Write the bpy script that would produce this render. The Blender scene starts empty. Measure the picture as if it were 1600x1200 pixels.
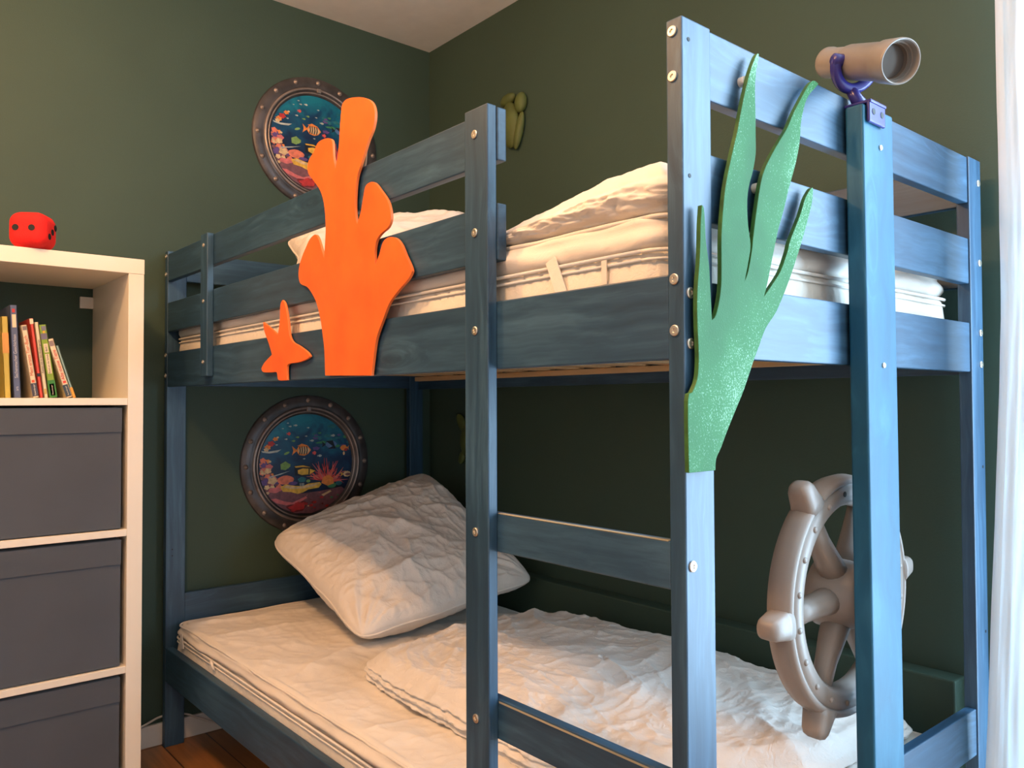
import bpy, bmesh, math, random
from mathutils import Vector, Matrix, noise
random.seed(7)
scene = bpy.context.scene
C = scene.collection
PI = math.pi

# ------------------------------------------------------------------ camera
def make_camera():
    pos = Vector((2.6883, -0.8147, 1.0823)); yaw, pitch, roll, f = 0.7024, 0.0235, -0.0038, 1256.614
    cy, sy, cp, sp = math.cos(yaw), math.sin(yaw), math.cos(pitch), math.sin(pitch)
    F = Vector((-cy*cp, sy*cp, sp)); R = Vector((sy, cy, 0)); U = R.cross(F)
    c, s = math.cos(roll), math.sin(roll)
    R, U = c*R + s*U, -s*R + c*U
    cam = bpy.data.cameras.new('camera'); cam.sensor_width = 36; cam.sensor_fit = 'HORIZONTAL'
    cam.lens = 36*f/1600; cam.clip_start = 0.02
    o = bpy.data.objects.new('camera', cam); C.objects.link(o)
    m = Matrix((R, U, -F)).transposed().to_4x4(); m.translation = pos
    o.matrix_world = m
    scene.camera = o
make_camera()

# ------------------------------------------------------------------ world, lights, exposure
w = bpy.data.worlds.new('world'); scene.world = w; w.use_nodes = True
w.node_tree.nodes['Background'].inputs[0].default_value = (0.62, 0.78, 1.0, 1)
w.node_tree.nodes['Background'].inputs[1].default_value = 1.0
scene.view_settings.view_transform = 'Standard'
scene.view_settings.look = 'None'
scene.view_settings.gamma = 1
scene.view_settings.exposure = 0.0

def area(name, loc, direction, sx, sy, power, col):
    l = bpy.data.lights.new(name, 'AREA'); l.shape = 'RECTANGLE'; l.size = sx; l.size_y = sy
    l.energy = power; l.color = col
    o = bpy.data.objects.new(name, l); C.objects.link(o); o.location = loc
    o.rotation_euler = Vector(direction).to_track_quat('-Z', 'Y').to_euler()
    return o
# daylight in the window opening of the back wall
area('window_daylight', (2.91, 1.09, 1.25), (0, -1, -0.08), 1.36, 2.1, 136, (0.54, 0.78, 1.0))
# warm ceiling lamp of the room
def lamp(name, loc, power, col, r):
    l = bpy.data.lights.new(name, 'POINT'); l.energy = power; l.color = col; l.shadow_soft_size = r
    o = bpy.data.objects.new(name, l); C.objects.link(o); o.location = loc
lamp('ceiling_spot_light', (1.05, -0.84, 2.22), 42, (1.0, 0.51, 0.205), 0.06)
lamp('ceiling_spot_light', (2.00, -0.90, 2.22), 42, (1.0, 0.51, 0.205), 0.06)

# ------------------------------------------------------------------ node helpers
def newmat(name):
    m = bpy.data.materials.new(name); m.use_nodes = True
    nt = m.node_tree; b = nt.nodes['Principled BSDF']
    return m, nt, b
def N(nt, t, **kw):
    n = nt.nodes.new(t)
    for k, v in kw.items():
        if k in n.inputs: n.inputs[k].default_value = v
        else: setattr(n, k, v)
    return n
def ramp(nt, fac, stops):
    r = nt.nodes.new('ShaderNodeValToRGB'); e = r.color_ramp.elements
    while len(e) < len(stops): e.new(0.5)
    for i, (p, c) in enumerate(stops):
        e[i].position = p; e[i].color = (*c, 1)
    nt.links.new(fac, r.inputs[0]); return r
def coords(nt, scale=(1, 1, 1), kind='Object'):
    tc = nt.nodes.new('ShaderNodeTexCoord'); mp = nt.nodes.new('ShaderNodeMapping')
    mp.inputs['Scale'].default_value = scale
    nt.links.new(tc.outputs[kind], mp.inputs[0]); return mp.outputs[0]
def bump(nt, b, h, strength, dist=0.002):
    n = N(nt, 'ShaderNodeBump', Strength=strength, Distance=dist)
    nt.links.new(h, n.inputs['Height']); nt.links.new(n.outputs[0], b.inputs['Normal'])
def plain(name, col, rough=0.5, metal=0.0, var=0.12, scale=18, bmp=0.0, bscale=None, spec=None):
    m, nt, b = newmat(name)
    n = N(nt, 'ShaderNodeTexNoise', Scale=scale, Detail=4.0)
    nt.links.new(coords(nt), n.inputs['Vector'])
    r = ramp(nt, n.outputs[0], [(0.3, tuple(c*(1-var) for c in col)), (0.7, tuple(min(1, c*(1+var)) for c in col))])
    nt.links.new(r.outputs[0], b.inputs['Base Color'])
    b.inputs['Roughness'].default_value = rough; b.inputs['Metallic'].default_value = metal
    if spec is not None: b.inputs['Specular IOR Level'].default_value = spec
    if bmp:
        n2 = N(nt, 'ShaderNodeTexNoise', Scale=bscale or scale*6, Detail=3.0)
        nt.links.new(coords(nt), n2.inputs['Vector']); bump(nt, b, n2.outputs[0], bmp)
    return m
def wood(name, axis, dark, mid, light, rough=0.47, gs=70, contrast=1.0, seed=0.0, spec=0.5, coat=0.0):
    """stained boards: streaks along one axis, warped round sparse knots"""
    m, nt, b = newmat(name)
    tc = nt.nodes.new('ShaderNodeTexCoord')
    s1 = [gs]*3; s1[axis] = 2.0
    s2 = [9.0]*3; s2[axis] = 2.6
    # knots: sparse voronoi cells, elongated along the grain
    mk = nt.nodes.new('ShaderNodeMapping'); mk.inputs['Scale'].default_value = s2; mk.inputs['Location'].default_value = (seed, seed*1.7, seed*.6)
    nt.links.new(tc.outputs['Object'], mk.inputs[0])
    vo = N(nt, 'ShaderNodeTexVoronoi', Scale=0.75, Randomness=1.0); nt.links.new(mk.outputs[0], vo.inputs['Vector'])
    kn = N(nt, 'ShaderNodeMapRange'); kn.inputs['From Min'].default_value = 0.0; kn.inputs['From Max'].default_value = 0.26
    kn.inputs['To Min'].default_value = 1.0; kn.inputs['To Max'].default_value = 0.0
    nt.links.new(vo.outputs['Distance'], kn.inputs[0])
    mp = nt.nodes.new('ShaderNodeMapping'); mp.inputs['Scale'].default_value = s1
    nt.links.new(tc.outputs['Object'], mp.inputs[0])
    wn = N(nt, 'ShaderNodeTexNoise', Scale=5.0, Detail=2.0); nt.links.new(tc.outputs['Object'], wn.inputs['Vector'])
    va = nt.nodes.new('ShaderNodeVectorMath'); va.operation = 'SCALE'; va.inputs['Scale'].default_value = 2.2
    nt.links.new(wn.outputs['Color'], va.inputs[0])
    vb = nt.nodes.new('ShaderNodeVectorMath'); vb.operation = 'ADD'
    nt.links.new(mp.outputs[0], vb.inputs[0]); nt.links.new(va.outputs[0], vb.inputs[1])
    kv = nt.nodes.new('ShaderNodeVectorMath'); kv.operation = 'SCALE'; kv.inputs[0].default_value = (3, 3, 3)
    nt.links.new(kn.outputs[0], kv.inputs['Scale'])
    vc = nt.nodes.new('ShaderNodeVectorMath'); vc.operation = 'ADD'
    nt.links.new(vb.outputs[0], vc.inputs[0]); nt.links.new(kv.outputs[0], vc.inputs[1])
    g = N(nt, 'ShaderNodeTexNoise', Scale=1.0, Detail=5.0, Roughness=0.6); nt.links.new(vc.outputs[0], g.inputs['Vector'])
    big = N(nt, 'ShaderNodeTexNoise', Scale=3.5, Detail=2.0); nt.links.new(tc.outputs['Object'], big.inputs['Vector'])
    mx = N(nt, 'ShaderNodeMix'); mx.inputs[0].default_value = 0.38
    nt.links.new(g.outputs[0], mx.inputs[2]); nt.links.new(big.outputs[0], mx.inputs[3])
    k = 0.5*contrast
    r = ramp(nt, mx.outputs[0], [(0.5-0.26*k/0.5, dark), (0.5, mid), (0.5+0.26*k/0.5, light)])
    # dark knot heart
    kh = ramp(nt, vo.outputs['Distance'], [(0.0, (0.45,)*3), (0.06, (0.62,)*3), (0.10, (1,)*3)])
    mm = nt.nodes.new('ShaderNodeMix'); mm.data_type = 'RGBA'; mm.blend_type = 'MULTIPLY'; mm.inputs[0].default_value = 0.5
    nt.links.new(r.outputs[0], mm.inputs[6]); nt.links.new(kh.outputs[0], mm.inputs[7])
    nt.links.new(mm.outputs[2], b.inputs['Base Color'])
    b.inputs['Roughness'].default_value = rough; b.inputs['Specular IOR Level'].default_value = spec
    b.inputs['Coat Weight'].default_value = coat; b.inputs['Coat Roughness'].default_value = 0.34
    bump(nt, b, g.outputs[0], 0.16, 0.0012)
    return m
def fabric(name, col, rough=0.9, weave=900, bstr=0.25, sheen=0.15, wr=None, wrs=0.0, trans=0.0):
    m, nt, b = newmat(name)
    n = N(nt, 'ShaderNodeTexNoise', Scale=weave, Detail=2.0); nt.links.new(coords(nt), n.inputs['Vector'])
    n2 = N(nt, 'ShaderNodeTexNoise', Scale=6.0, Detail=3.0); nt.links.new(coords(nt), n2.inputs['Vector'])
    r = ramp(nt, n2.outputs[0], [(0.3, tuple(c*0.94 for c in col)), (0.7, tuple(min(1, c*1.04) for c in col))])
    nt.links.new(r.outputs[0], b.inputs['Base Color'])
    b.inputs['Roughness'].default_value = rough; b.inputs['Sheen Weight'].default_value = sheen
    b.inputs['Specular IOR Level'].default_value = 0.2
    h = n.outputs[0]
    if wr:
        w1 = N(nt, 'ShaderNodeTexNoise', Scale=wr, Detail=4.0, Distortion=1.2); nt.links.new(coords(nt), w1.inputs['Vector'])
        a = nt.nodes.new('ShaderNodeMath'); a.operation = 'SUBTRACT'; a.inputs[1].default_value = 0.5
        nt.links.new(w1.outputs[0], a.inputs[0])
        ab = nt.nodes.new('ShaderNodeMath'); ab.operation = 'ABSOLUTE'; nt.links.new(a.outputs[0], ab.inputs[0])
        mu = nt.nodes.new('ShaderNodeMath'); mu.operation = 'MULTIPLY_ADD'; mu.inputs[1].default_value = wrs
        nt.links.new(ab.outputs[0], mu.inputs[0]); 
        sc = nt.nodes.new('ShaderNodeMath'); sc.operation = 'MULTIPLY'; sc.inputs[1].default_value = 0.12
        nt.links.new(n.outputs[0], sc.inputs[0]); nt.links.new(sc.outputs[0], mu.inputs[2]); h = mu.outputs[0]
    bump(nt, b, h, bstr, 0.006 if wr else 0.001)
    return m

# ------------------------------------------------------------------ materials
BD, BM, BL = (0.010, 0.038, 0.078), (0.020, 0.064, 0.122), (0.050, 0.125, 0.210)
WOOD = [wood('blue_stained_wood_'+'xyz'[a], a, BD, BM, BL, seed=a*3.1, coat=0.16, contrast=.72) for a in range(3)]
PLANK = wood('bright_blue_paint', 2, (0.007, 0.072, 0.138), (0.011, 0.098, 0.176), (0.034, 0.155, 0.250), rough=0.5, gs=22, contrast=0.62, spec=0.35)
NATURAL = wood('bare_pine', 0, (0.48, 0.30, 0.14), (0.66, 0.45, 0.24), (0.78, 0.56, 0.32), rough=0.6)
RAW = wood('worn_edge_wood', 0, (0.20, 0.20, 0.15), (0.38, 0.36, 0.26), (0.55, 0.5, 0.36), rough=0.6, gs=120)
WALL = plain('dark_green_wall_paint', (0.046, 0.080, 0.060), 0.62, var=0.05, scale=3, bmp=0.25, bscale=260, spec=0.3)
WALLW = plain('off_white_fill_wall', (0.62, 0.58, 0.52), 0.7, var=0.03)  # off-white assumed for the unseen right and front walls, to bounce fill light
CEIL = plain('white_ceiling_paint', (0.82, 0.79, 0.74), 0.8, var=0.03, bmp=0.1, bscale=150)
WHITE_TRIM = plain('white_trim', (0.72, 0.68, 0.62), 0.4, var=0.03)
METAL = plain('brushed_steel', (0.72, 0.68, 0.60), 0.32, 0.9, var=0.08, scale=60)
BLACK = plain('black_hole', (0.006, 0.006, 0.007), 0.6)
SHELF = plain('cream_laminate', (0.80, 0.76, 0.66), 0.42, var=0.02, scale=5)
BOX = fabric('grey_box_fabric', (0.082, 0.098, 0.122), weave=1400, bstr=0.4, sheen=0.1)
SHEET = fabric('white_cotton', (0.80, 0.76, 0.70), wr=34, wrs=0.8, bstr=0.35)
QUILT = fabric('white_quilt_fabric', (0.82, 0.79, 0.75), wr=42, wrs=1.2, bstr=0.6)
MATT = fabric('mattress_ticking', (0.78, 0.73, 0.65), wr=60, wrs=0.8, bstr=0.35)
PILLOWM = fabric('pillow_cotton', (0.80, 0.75, 0.69), wr=36, wrs=1.1, bstr=0.5)
ORANGE = plain('orange_painted_board', (0.95, 0.155, 0.026), 0.45, var=0.14, scale=12, bmp=0.15, bscale=40)
ORANGE_EDGE = plain('orange_board_edge', (0.85, 0.22, 0.06), 0.5)
RED = plain('red_foam', (0.78, 0.012, 0.010), 0.85, var=0.06, scale=90, bmp=0.4, bscale=500)
TAUPE = plain('taupe_plastic', (0.27, 0.240, 0.218), 0.36, var=0.03, scale=8, bmp=0.12, bscale=700)
TAN = plain('tan_plastic', (0.235, 0.212, 0.190), 0.33, var=0.04, scale=10)
TAN_IN = plain('dark_tan_inner_plastic', (0.16, 0.12, 0.09), 0.4, var=0.05)
LENS = plain('grey_lens', (0.10, 0.09, 0.085), 0.2, var=0.05)
PURPLE = plain('indigo_plastic', (0.030, 0.028, 0.19), 0.22, var=0.05)
TURTLE = plain('olive_green_felt', (0.085, 0.115, 0.030), 0.6, var=0.2, scale=14)
FRAME = plain('aged_bronze', (0.085, 0.076, 0.078), 0.40, 0.35, var=0.45, scale=14, bmp=0.3, bscale=60)
FRAME_L = plain('worn_bronze_rim', (0.30, 0.25, 0.23), 0.35, 0.5, var=0.35, scale=20)
CABLE = plain('white_cable', (0.62, 0.58, 0.52), 0.5)
PAPER = plain('book_pages', (0.72, 0.66, 0.52), 0.8)

def green_mat():
    m, nt, b = newmat('green_painted_board')
    n1 = N(nt, 'ShaderNodeTexNoise', Scale=5.0, Detail=3.0); nt.links.new(coords(nt), n1.inputs['Vector'])
    n2 = N(nt, 'ShaderNodeTexNoise', Scale=420.0, Detail=2.0); nt.links.new(coords(nt), n2.inputs['Vector'])
    base = ramp(nt, n1.outputs[0], [(0.32, (0.012, 0.095, 0.022)), (0.5, (0.022, 0.140, 0.036)), (0.68, (0.060, 0.220, 0.085))])
    msk = nt.nodes.new('ShaderNodeMath'); msk.operation = 'ADD'
    nt.links.new(n1.outputs[0], msk.inputs[0]); nt.links.new(n2.outputs[0], msk.inputs[1])
    sp = ramp(nt, msk.outputs[0], [(0.0, (0, 0, 0)), (0.99, (0, 0, 0)), (1.0, (1, 1, 1))])
    mr = N(nt, 'ShaderNodeMapRange'); mr.inputs['From Min'].default_value = 1.06; mr.inputs['From Max'].default_value = 1.30
    nt.links.new(msk.outputs[0], mr.inputs[0])
    mx = nt.nodes.new('ShaderNodeMix'); mx.data_type = 'RGBA'
    nt.links.new(mr.outputs[0], mx.inputs[0]); nt.links.new(base.outputs[0], mx.inputs[6]); mx.inputs[7].default_value = (0.25, 0.44, 0.31, 1)
    nt.links.new(mx.outputs[2], b.inputs['Base Color']); b.inputs['Roughness'].default_value = 0.62; b.inputs['Specular IOR Level'].default_value = 0.25
    bump(nt, b, n2.outputs[0], 0.35, 0.001)
    return m
GREEN = green_mat()
GREEN_EDGE = plain('dark_green_board_edge', (0.035, 0.12, 0.02), 0.6, var=0.3, scale=60)

def floor_mat():
    m, nt, b = newmat('oak_laminate')
    v = coords(nt, (1, 1, 1))
    br = N(nt, 'ShaderNodeTexBrick', Scale=1.0); br.inputs['Color1'].default_value = (0.36, 0.16, 0.05, 1); br.inputs['Color2'].default_value = (0.28, 0.115, 0.034, 1)
    br.inputs['Mortar'].default_value = (0.05, 0.02, 0.008, 1); br.inputs['Mortar Size'].default_value = 0.002
    br.inputs['Brick Width'].default_value = 1.2; br.inputs['Row Height'].default_value = 0.14
    nt.links.new(v, br.inputs['Vector'])
    n = N(nt, 'ShaderNodeTexNoise', Scale=1.0, Detail=5.0); nt.links.new(coords(nt, (3, 60, 60)), n.inputs['Vector'])
    r = ramp(nt, n.outputs[0], [(0.3, (0.6,)*3), (0.7, (1.25,)*3)])
    mx = nt.nodes.new('ShaderNodeMix'); mx.data_type = 'RGBA'; mx.blend_type = 'MULTIPLY'; mx.inputs[0].default_value = 0.7
    nt.links.new(br.outputs[0], mx.inputs[6]); nt.links.new(r.outputs[0], mx.inputs[7])
    nt.links.new(mx.outputs[2], b.inputs['Base Color']); b.inputs['Roughness'].default_value = 0.38
    return m
FLOOR = floor_mat()

def curtain_mat():
    m, nt, b = newmat('white_curtain_fabric')
    b.inputs['Base Color'].default_value = (0.80, 0.80, 0.78, 1); b.inputs['Roughness'].default_value = 0.9
    n = N(nt, 'ShaderNodeTexNoise', Scale=500.0); nt.links.new(coords(nt), n.inputs['Vector']); bump(nt, b, n.outputs[0], 0.2, 0.001)
    t = nt.nodes.new('ShaderNodeBsdfTranslucent'); t.inputs[0].default_value = (0.80, 0.86, 0.90, 1)
    mx = nt.nodes.new('ShaderNodeMixShader'); mx.inputs[0].default_value = 0.48
    nt.links.new(b.outputs[0], mx.inputs[1]); nt.links.new(t.outputs[0], mx.inputs[2])
    nt.links.new(mx.outputs[0], nt.nodes['Material Output'].inputs[0])
    return m
CURT = curtain_mat()

# ------------------------------------------------------------------ mesh helpers
def link_mesh(name, bm, mat, parent=None, smooth=False, bev=0, seg=2):
    me = bpy.data.meshes.new(name); bmesh.ops.recalc_face_normals(bm, faces=bm.faces[:]) if smooth != 'keep' else None
    bm.to_mesh(me); bm.free()
    for mm in (mat if isinstance(mat, (list, tuple)) else [mat]): me.materials.append(mm)
    o = bpy.data.objects.new(name, me); C.objects.link(o)
    if parent: o.parent = parent; 
    if smooth:
        for p in me.polygons: p.use_smooth = True
    if bev:
        md = o.modifiers.new('bevel', 'BEVEL'); md.width = bev; md.segments = seg; md.limit_method = 'ANGLE'
        md.angle_limit = math.radians(40)
    return o
def box_bm(x0, x1, y0, y1, z0, z1, bm=None):
    bm = bm or bmesh.new()
    v = [bm.verts.new(p) for p in ((x0, y0, z0), (x1, y0, z0), (x1, y1, z0), (x0, y1, z0), (x0, y0, z1), (x1, y0, z1), (x1, y1, z1), (x0, y1, z1))]
    for f in ((0, 3, 2, 1), (4, 5, 6, 7), (0, 1, 5, 4), (1, 2, 6, 5), (2, 3, 7, 6), (3, 0, 4, 7)): bm.faces.new([v[i] for i in f])
    return bm
def box(name, x0, x1, y0, y1, z0, z1, mat, parent=None, bev=0.002):
    return link_mesh(name, box_bm(x0, x1, y0, y1, z0, z1), mat, parent, bev=bev)
def cbox(name, x0, x1, y0, y1, z0, z1, mat, parent=None, bev=0.002):
    """box whose origin is its own centre (so the procedural grain differs per board)"""
    cx, cy, cz = (x0+x1)/2, (y0+y1)/2, (z0+z1)/2
    o = link_mesh(name, box_bm(x0-cx, x1-cx, y0-cy, y1-cy, z0-cz, z1-cz), mat, None, bev=bev)
    # shift the mesh so object coordinates differ board to board but world place is right
    off = Vector((random.uniform(-3, 3), random.uniform(-3, 3), random.uniform(-3, 3)))
    o.data.transform(Matrix.Translation(off)); o.location = Vector((cx, cy, cz)) - off
    if parent: place_in(o, parent)
    return o
def place_in(o, parent):
    o.parent = parent
    loc = Vector((0, 0, 0)); p = parent
    while p: loc += p.location; p = p.parent
    o.location = o.location - loc
def thing(name, label, cat, loc=(0, 0, 0), group=None):
    o = bpy.data.objects.new(name, None); o.empty_display_size = 0.05; C.objects.link(o); o.location = loc
    o['label'] = label; o['category'] = cat
    if group: o['group'] = group
    return o
def tag(o, label, cat, group=None):
    o['label'] = label; o['category'] = cat
    if group: o['group'] = group
    return o
def structure(o): o['kind'] = 'structure'; return o
def lathe(bm, prof, origin, axis, seg=48, cap=True):
    """prof: list of (distance along axis, radius)"""
    ax = Vector(axis).normalized(); a = ax.orthogonal().normalized(); b = ax.cross(a); o = Vector(origin)
    rings = []
    for d, r in prof:
        if r < 1e-6: rings.append([bm.verts.new(o+ax*d)]); continue
        rings.append([bm.verts.new(o+ax*d+(a*math.cos(2*PI*i/seg)+b*math.sin(2*PI*i/seg))*r) for i in range(seg)])
    for r0, r1 in zip(rings, rings[1:]):
        for i in range(seg):
            j = (i+1) % seg
            vs = ([r0[0]] if len(r0) == 1 else [r0[i], r0[j]]) + ([r1[0]] if len(r1) == 1 else [r1[j], r1[i]])
            if len(vs) > 2:
                try: bm.faces.new(vs)
                except ValueError: pass
    return bm
def tube(bm, pts, radii, seg=12):
    pts = [Vector(p) for p in pts]; rings = []
    if not isinstance(radii, (list, tuple)): radii = [radii]*len(pts)
    prev = None
    for i, p in enumerate(pts):
        t = (pts[min(i+1, len(pts)-1)]-pts[max(i-1, 0)]).normalized()
        a = t.orthogonal().normalized() if prev is None else (prev - t*prev.dot(t)).normalized()
        prev = a; b = t.cross(a)
        rings.append([bm.verts.new(p+(a*math.cos(2*PI*k/seg)+b*math.sin(2*PI*k/seg))*radii[i]) for k in range(seg)])
    for r0, r1 in zip(rings, rings[1:]):
        for k in range(seg): bm.faces.new((r0[k], r0[(k+1) % seg], r1[(k+1) % seg], r1[k]))
    bm.faces.new(rings[0][::-1]); bm.faces.new(rings[-1])
    return bm
def ellipsoid(bm, c, r, rot=None, seg=24, rings=14):
    m = Matrix.Translation(c) @ (rot.to_4x4() if rot else Matrix.Identity(4)) @ Matrix.Diagonal((*r, 1))
    bmesh.ops.create_uvsphere(bm, u_segments=seg, v_segments=rings, radius=1, matrix=m); return bm
def spline(p, n=4):
    """closed Catmull-Rom smoothing of 2D outline, keeping sharp corners"""
    out = []; k = len(p)
    for i in range(k):
        p0, p1, p2, p3 = p[i-1], p[i], p[(i+1) % k], p[(i+2) % k]
        def ang(a, b, c):
            u = Vector((b[0]-a[0], b[1]-a[1])); v = Vector((c[0]-b[0], c[1]-b[1]))
            return u.angle(v, 0) if u.length and v.length else 0
        if ang(p0, p1, p2) > 1.2: p0 = p1
        if ang(p1, p2, p3) > 1.2: p3 = p2
        for j in range(n):
            t = j/n
            out.append(tuple(0.5*((2*p1[q])+(-p0[q]+p2[q])*t+(2*p0[q]-5*p1[q]+4*p2[q]-p3[q])*t*t+(-p0[q]+3*p1[q]-3*p2[q]+p3[q])*t**3) for q in (0, 1)))
    return out
def cutout(name, pts3, thick, mat_face, mat_edge, bev=0.0012):
    """a board sawn to an outline: pts3 front-face outline, thick vector pointing to the back"""
    bm = bmesh.new(); t = Vector(thick)
    f = [bm.verts.new(p) for p in pts3]; b = [bm.verts.new(Vector(p)+t) for p in pts3]
    ff = bm.faces.new(f); fb = bm.faces.new(b[::-1])
    n = len(f)
    for i in range(n):
        q = bm.faces.new((f[(i+1) % n], f[i], b[i], b[(i+1) % n])); q.material_index = 1
    bmesh.ops.recalc_face_normals(bm, faces=bm.faces[:])
    bmesh.ops.triangulate(bm, faces=[ff, fb])
    me = bpy.data.meshes.new(name); bm.to_mesh(me); bm.free()
    me.materials.append(mat_face); me.materials.append(mat_edge)
    o = bpy.data.objects.new(name, me); C.objects.link(o)
    md = o.modifiers.new('bevel', 'BEVEL'); md.width = bev; md.segments = 2; md.limit_method = 'ANGLE'; md.angle_limit = math.radians(60)
    return o
def nz(x, y, z=0.0, o=3): return noise.fractal(Vector((x, y, z)), 0.9, 2.1, o)
def ridge(x, y, z=0.0):
    return 1-min(1, abs(noise.noise(Vector((x, y, z))))*2.6)

def folds(x, y, ang, seed=0.0, s=1.0, turn=0.9):
    """crumpled cloth: crisp, elongated crests that wander in direction; about -0.5..0.5"""
    w1 = noise.noise(Vector((x*1.6*s, y*1.6*s, seed)))*0.20/s; w2 = noise.noise(Vector((x*1.6*s, y*1.6*s, seed+9)))*0.20/s
    x, y = x+w1*turn, y+w2*turn
    def crest(sc, st, a, sd):
        c, n_ = math.cos(a), math.sin(a); u, v = (x*c+y*n_)*sc/st, (-x*n_+y*c)*sc
        q = 1-abs(noise.noise(Vector((u, v, sd))))*2.2
        return max(0, q)**2.2
    h = 0.62*crest(5.0*s, 3.2, ang, seed)+0.42*crest(8.5*s, 2.6, ang+.55, seed+2)+0.34*crest(9.5*s, 2.8, ang-.65, seed+4)
    h += 0.20*crest(19*s, 2.4, ang+.2, seed+5)+0.16*crest(24*s, 2.2, ang-1.0, seed+6)+0.07*crest(48*s, 2.0, ang+.6, seed+7)
    return h-0.55

# ------------------------------------------------------------------ room
XL, YB, HC = -0.02, 1.04, 2.52
XR, YF = 3.75, -2.7
structure(box('floor', XL-.1, XR+.1, YF-.1, YB+.1, -0.1, 0, FLOOR, bev=0))
structure(box('ceiling', XL-.1, XR+.1, YF-.1, YB+.1, HC, HC+.1, CEIL, bev=0))
structure(box('wall_left', XL-.1, XL, YF-.1, YB+.1, 0, HC, WALL, bev=0))
structure(box('wall_right', XR, XR+.1, YF-.1, YB+.1, 0, HC, WALLW, bev=0))
structure(box('wall_front', XL, XR, YF-.1, YF, 0, HC, WALLW, bev=0))
wb = box_bm(XL, 2.17, YB, YB+.1, 0, HC); box_bm(3.65, XR, YB, YB+.1, 0, HC, wb); box_bm(2.17, 3.65, YB, YB+.1, 2.32, HC, wb); box_bm(2.17, 3.65, YB, YB+.1, 0, 0.12, wb)
structure(link_mesh('wall_back', wb, WALL))
fr = bmesh.new()
for a in ((2.17, 2.21, .12, 2.32), (3.59, 3.65, .12, 2.32), (2.21, 3.59, .12, .18), (2.21, 3.59, 2.26, 2.32)): box_bm(a[0], a[1], YB+.04, YB+.1, a[2], a[3], fr)
structure(link_mesh('window_1', fr, WHITE_TRIM, bev=0.003))
structure(box('baseboard_left', XL, XL+.014, YF, YB, 0, 0.068, WHITE_TRIM, bev=0.003))
# low boxed ledge painted like the wall, behind the lower bunk
structure(cbox('trim_1', XL, 1.992, 0.984, YB, 0.0, 0.497, WALL, bev=0.004))

# ------------------------------------------------------------------ bunk bed
L, W, H, T, PW, BT = 2.06, 0.9755, 1.5727, 0.0252, 0.0604, 0.0195
bed = thing('bunk_bed', 'blue stained wooden bunk bed with ladder, in the corner of the green walls', 'bunk bed', (L/2, W/2, 0))
def add_bolt(parent, loc, normal, r=0.0072):
    bm = bmesh.new()
    lathe(bm, [(0.0, r), (0.0016, r), (0.0024, r*0.86), (0.0024, r*0.42), (0.0008, r*0.36), (0.0008, 0)], (0, 0, 0), normal, 20)
    o = link_mesh('bolt', bm, METAL, None, smooth=True); o.location = loc
    md = o.modifiers.new('e', 'EDGE_SPLIT'); md.split_angle = 0.6
    place_in(o, parent); return o
def add_hole(parent, loc, normal, r=0.003):
    bm = bmesh.new(); lathe(bm, [(0.0, r), (0.0005, r), (0.0005, 0)], (0, 0, 0), normal, 14)
    o = link_mesh('bolt_hole', bm, BLACK); o.location = loc; place_in(o, parent)
posts = {}
for n, (x, y) in {'nf': (L-T, 0), 'ff': (0, 0), 'nb': (L-T, W-PW), 'fb': (0, W-PW)}.items():
    posts[n] = cbox('post', x, x+T, y, y+PW, 0, H, WOOD[2], bed)
for xx in (0.003, L-0.003-BT):
    for z0, z1 in ((1.479, 1.571), (1.3166, 1.4071), (1.1406, 1.2386), (0.3856, 0.4760)):
        cbox('end_board', xx, xx+BT, PW, W-PW, z0, z1, WOOD[1], bed)
cbox('side_rail', T, L-T, 0.001, 0.0195, 1.1371, 1.2458, WOOD[0], bed)
cbox('side_rail', T, L-T, 0.001, 0.0245, 0.2066, 0.3128, WOOD[0], bed)
cbox('side_rail', T, L-T, W-.0195, W-.001, 1.1371, 1.2458, WOOD[0], bed)
cbox('side_rail', T, L-T, W-.0245, W-.001, 0.2066, 0.3128, WOOD[0], bed)
g1 = cbox('guard_rail', T, 1.6905, 0.001, 0.0198, 1.4748, 1.5615, WOOD[0], bed)
g2 = cbox('guard_rail', T, 1.6905, 0.001, 0.0198, 1.3127, 1.4053, WOOD[0], bed)
cbox('guard_rail', T, L-T, W-.0195, W-.001, 1.4826, 1.5720, WOOD[0], bed)
cbox('guard_rail', T, L-T, W-.0195, W-.001, 1.3150, 1.4060, WOOD[0], bed)
lp = cbox('ladder_post', 1.6274, 1.6883, -0.0182, 0.0008, 0.0, 1.5640, WOOD[2], bed)
bt = cbox('guard_batten', 0.379, 0.431, -0.0182, 0.0008, 1.1600, 1.5625, WOOD[2], bed)
for z0, z1, worn in ((0.8443, 0.9058, 1), (0.548, 0.6111, 1)):
    r_ = cbox('rung', 1.6274, L-T, 0.001, 0.0200, z0, z1, WOOD[0], bed)
    # worn pale strip along the rung's upper edge
    s_ = link_mesh('worn_edge', box_bm(-.172, .170, -.0004, .0056, -.0009, .0004), RAW); s_.location = (1.862, 0.0010, z1-0.0032 if z1 < .7 else z1+.0003)
    if z1 < .7: s_.scale = (1, .2, 2.4)
    place_in(s_, r_); s_['label'] = 'bare wood showing along the edge'
for z in (1.5560, 1.4980, 1.2383, 1.1731): 
    add_bolt(posts['nf'], (2.0455, 0, z), (0, -1, 0)); add_bolt(posts['ff'], (0.0126, 0, z), (0, -1, 0))
for z in (1.2204, 1.1563, 0.8763, 0.5800): add_bolt(posts['nf'], (L, 0.0125, z), (1, 0, 0))
for z in (1.5450, 1.3700): add_hole(posts['nf'], (L, 0.0140, z), (1, 0, 0), 0.0028)
for z in (1.525, 1.362, 1.2204, 1.1563): add_bolt(posts['nb'], (L, W-.0140, z), (1, 0, 0))
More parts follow.
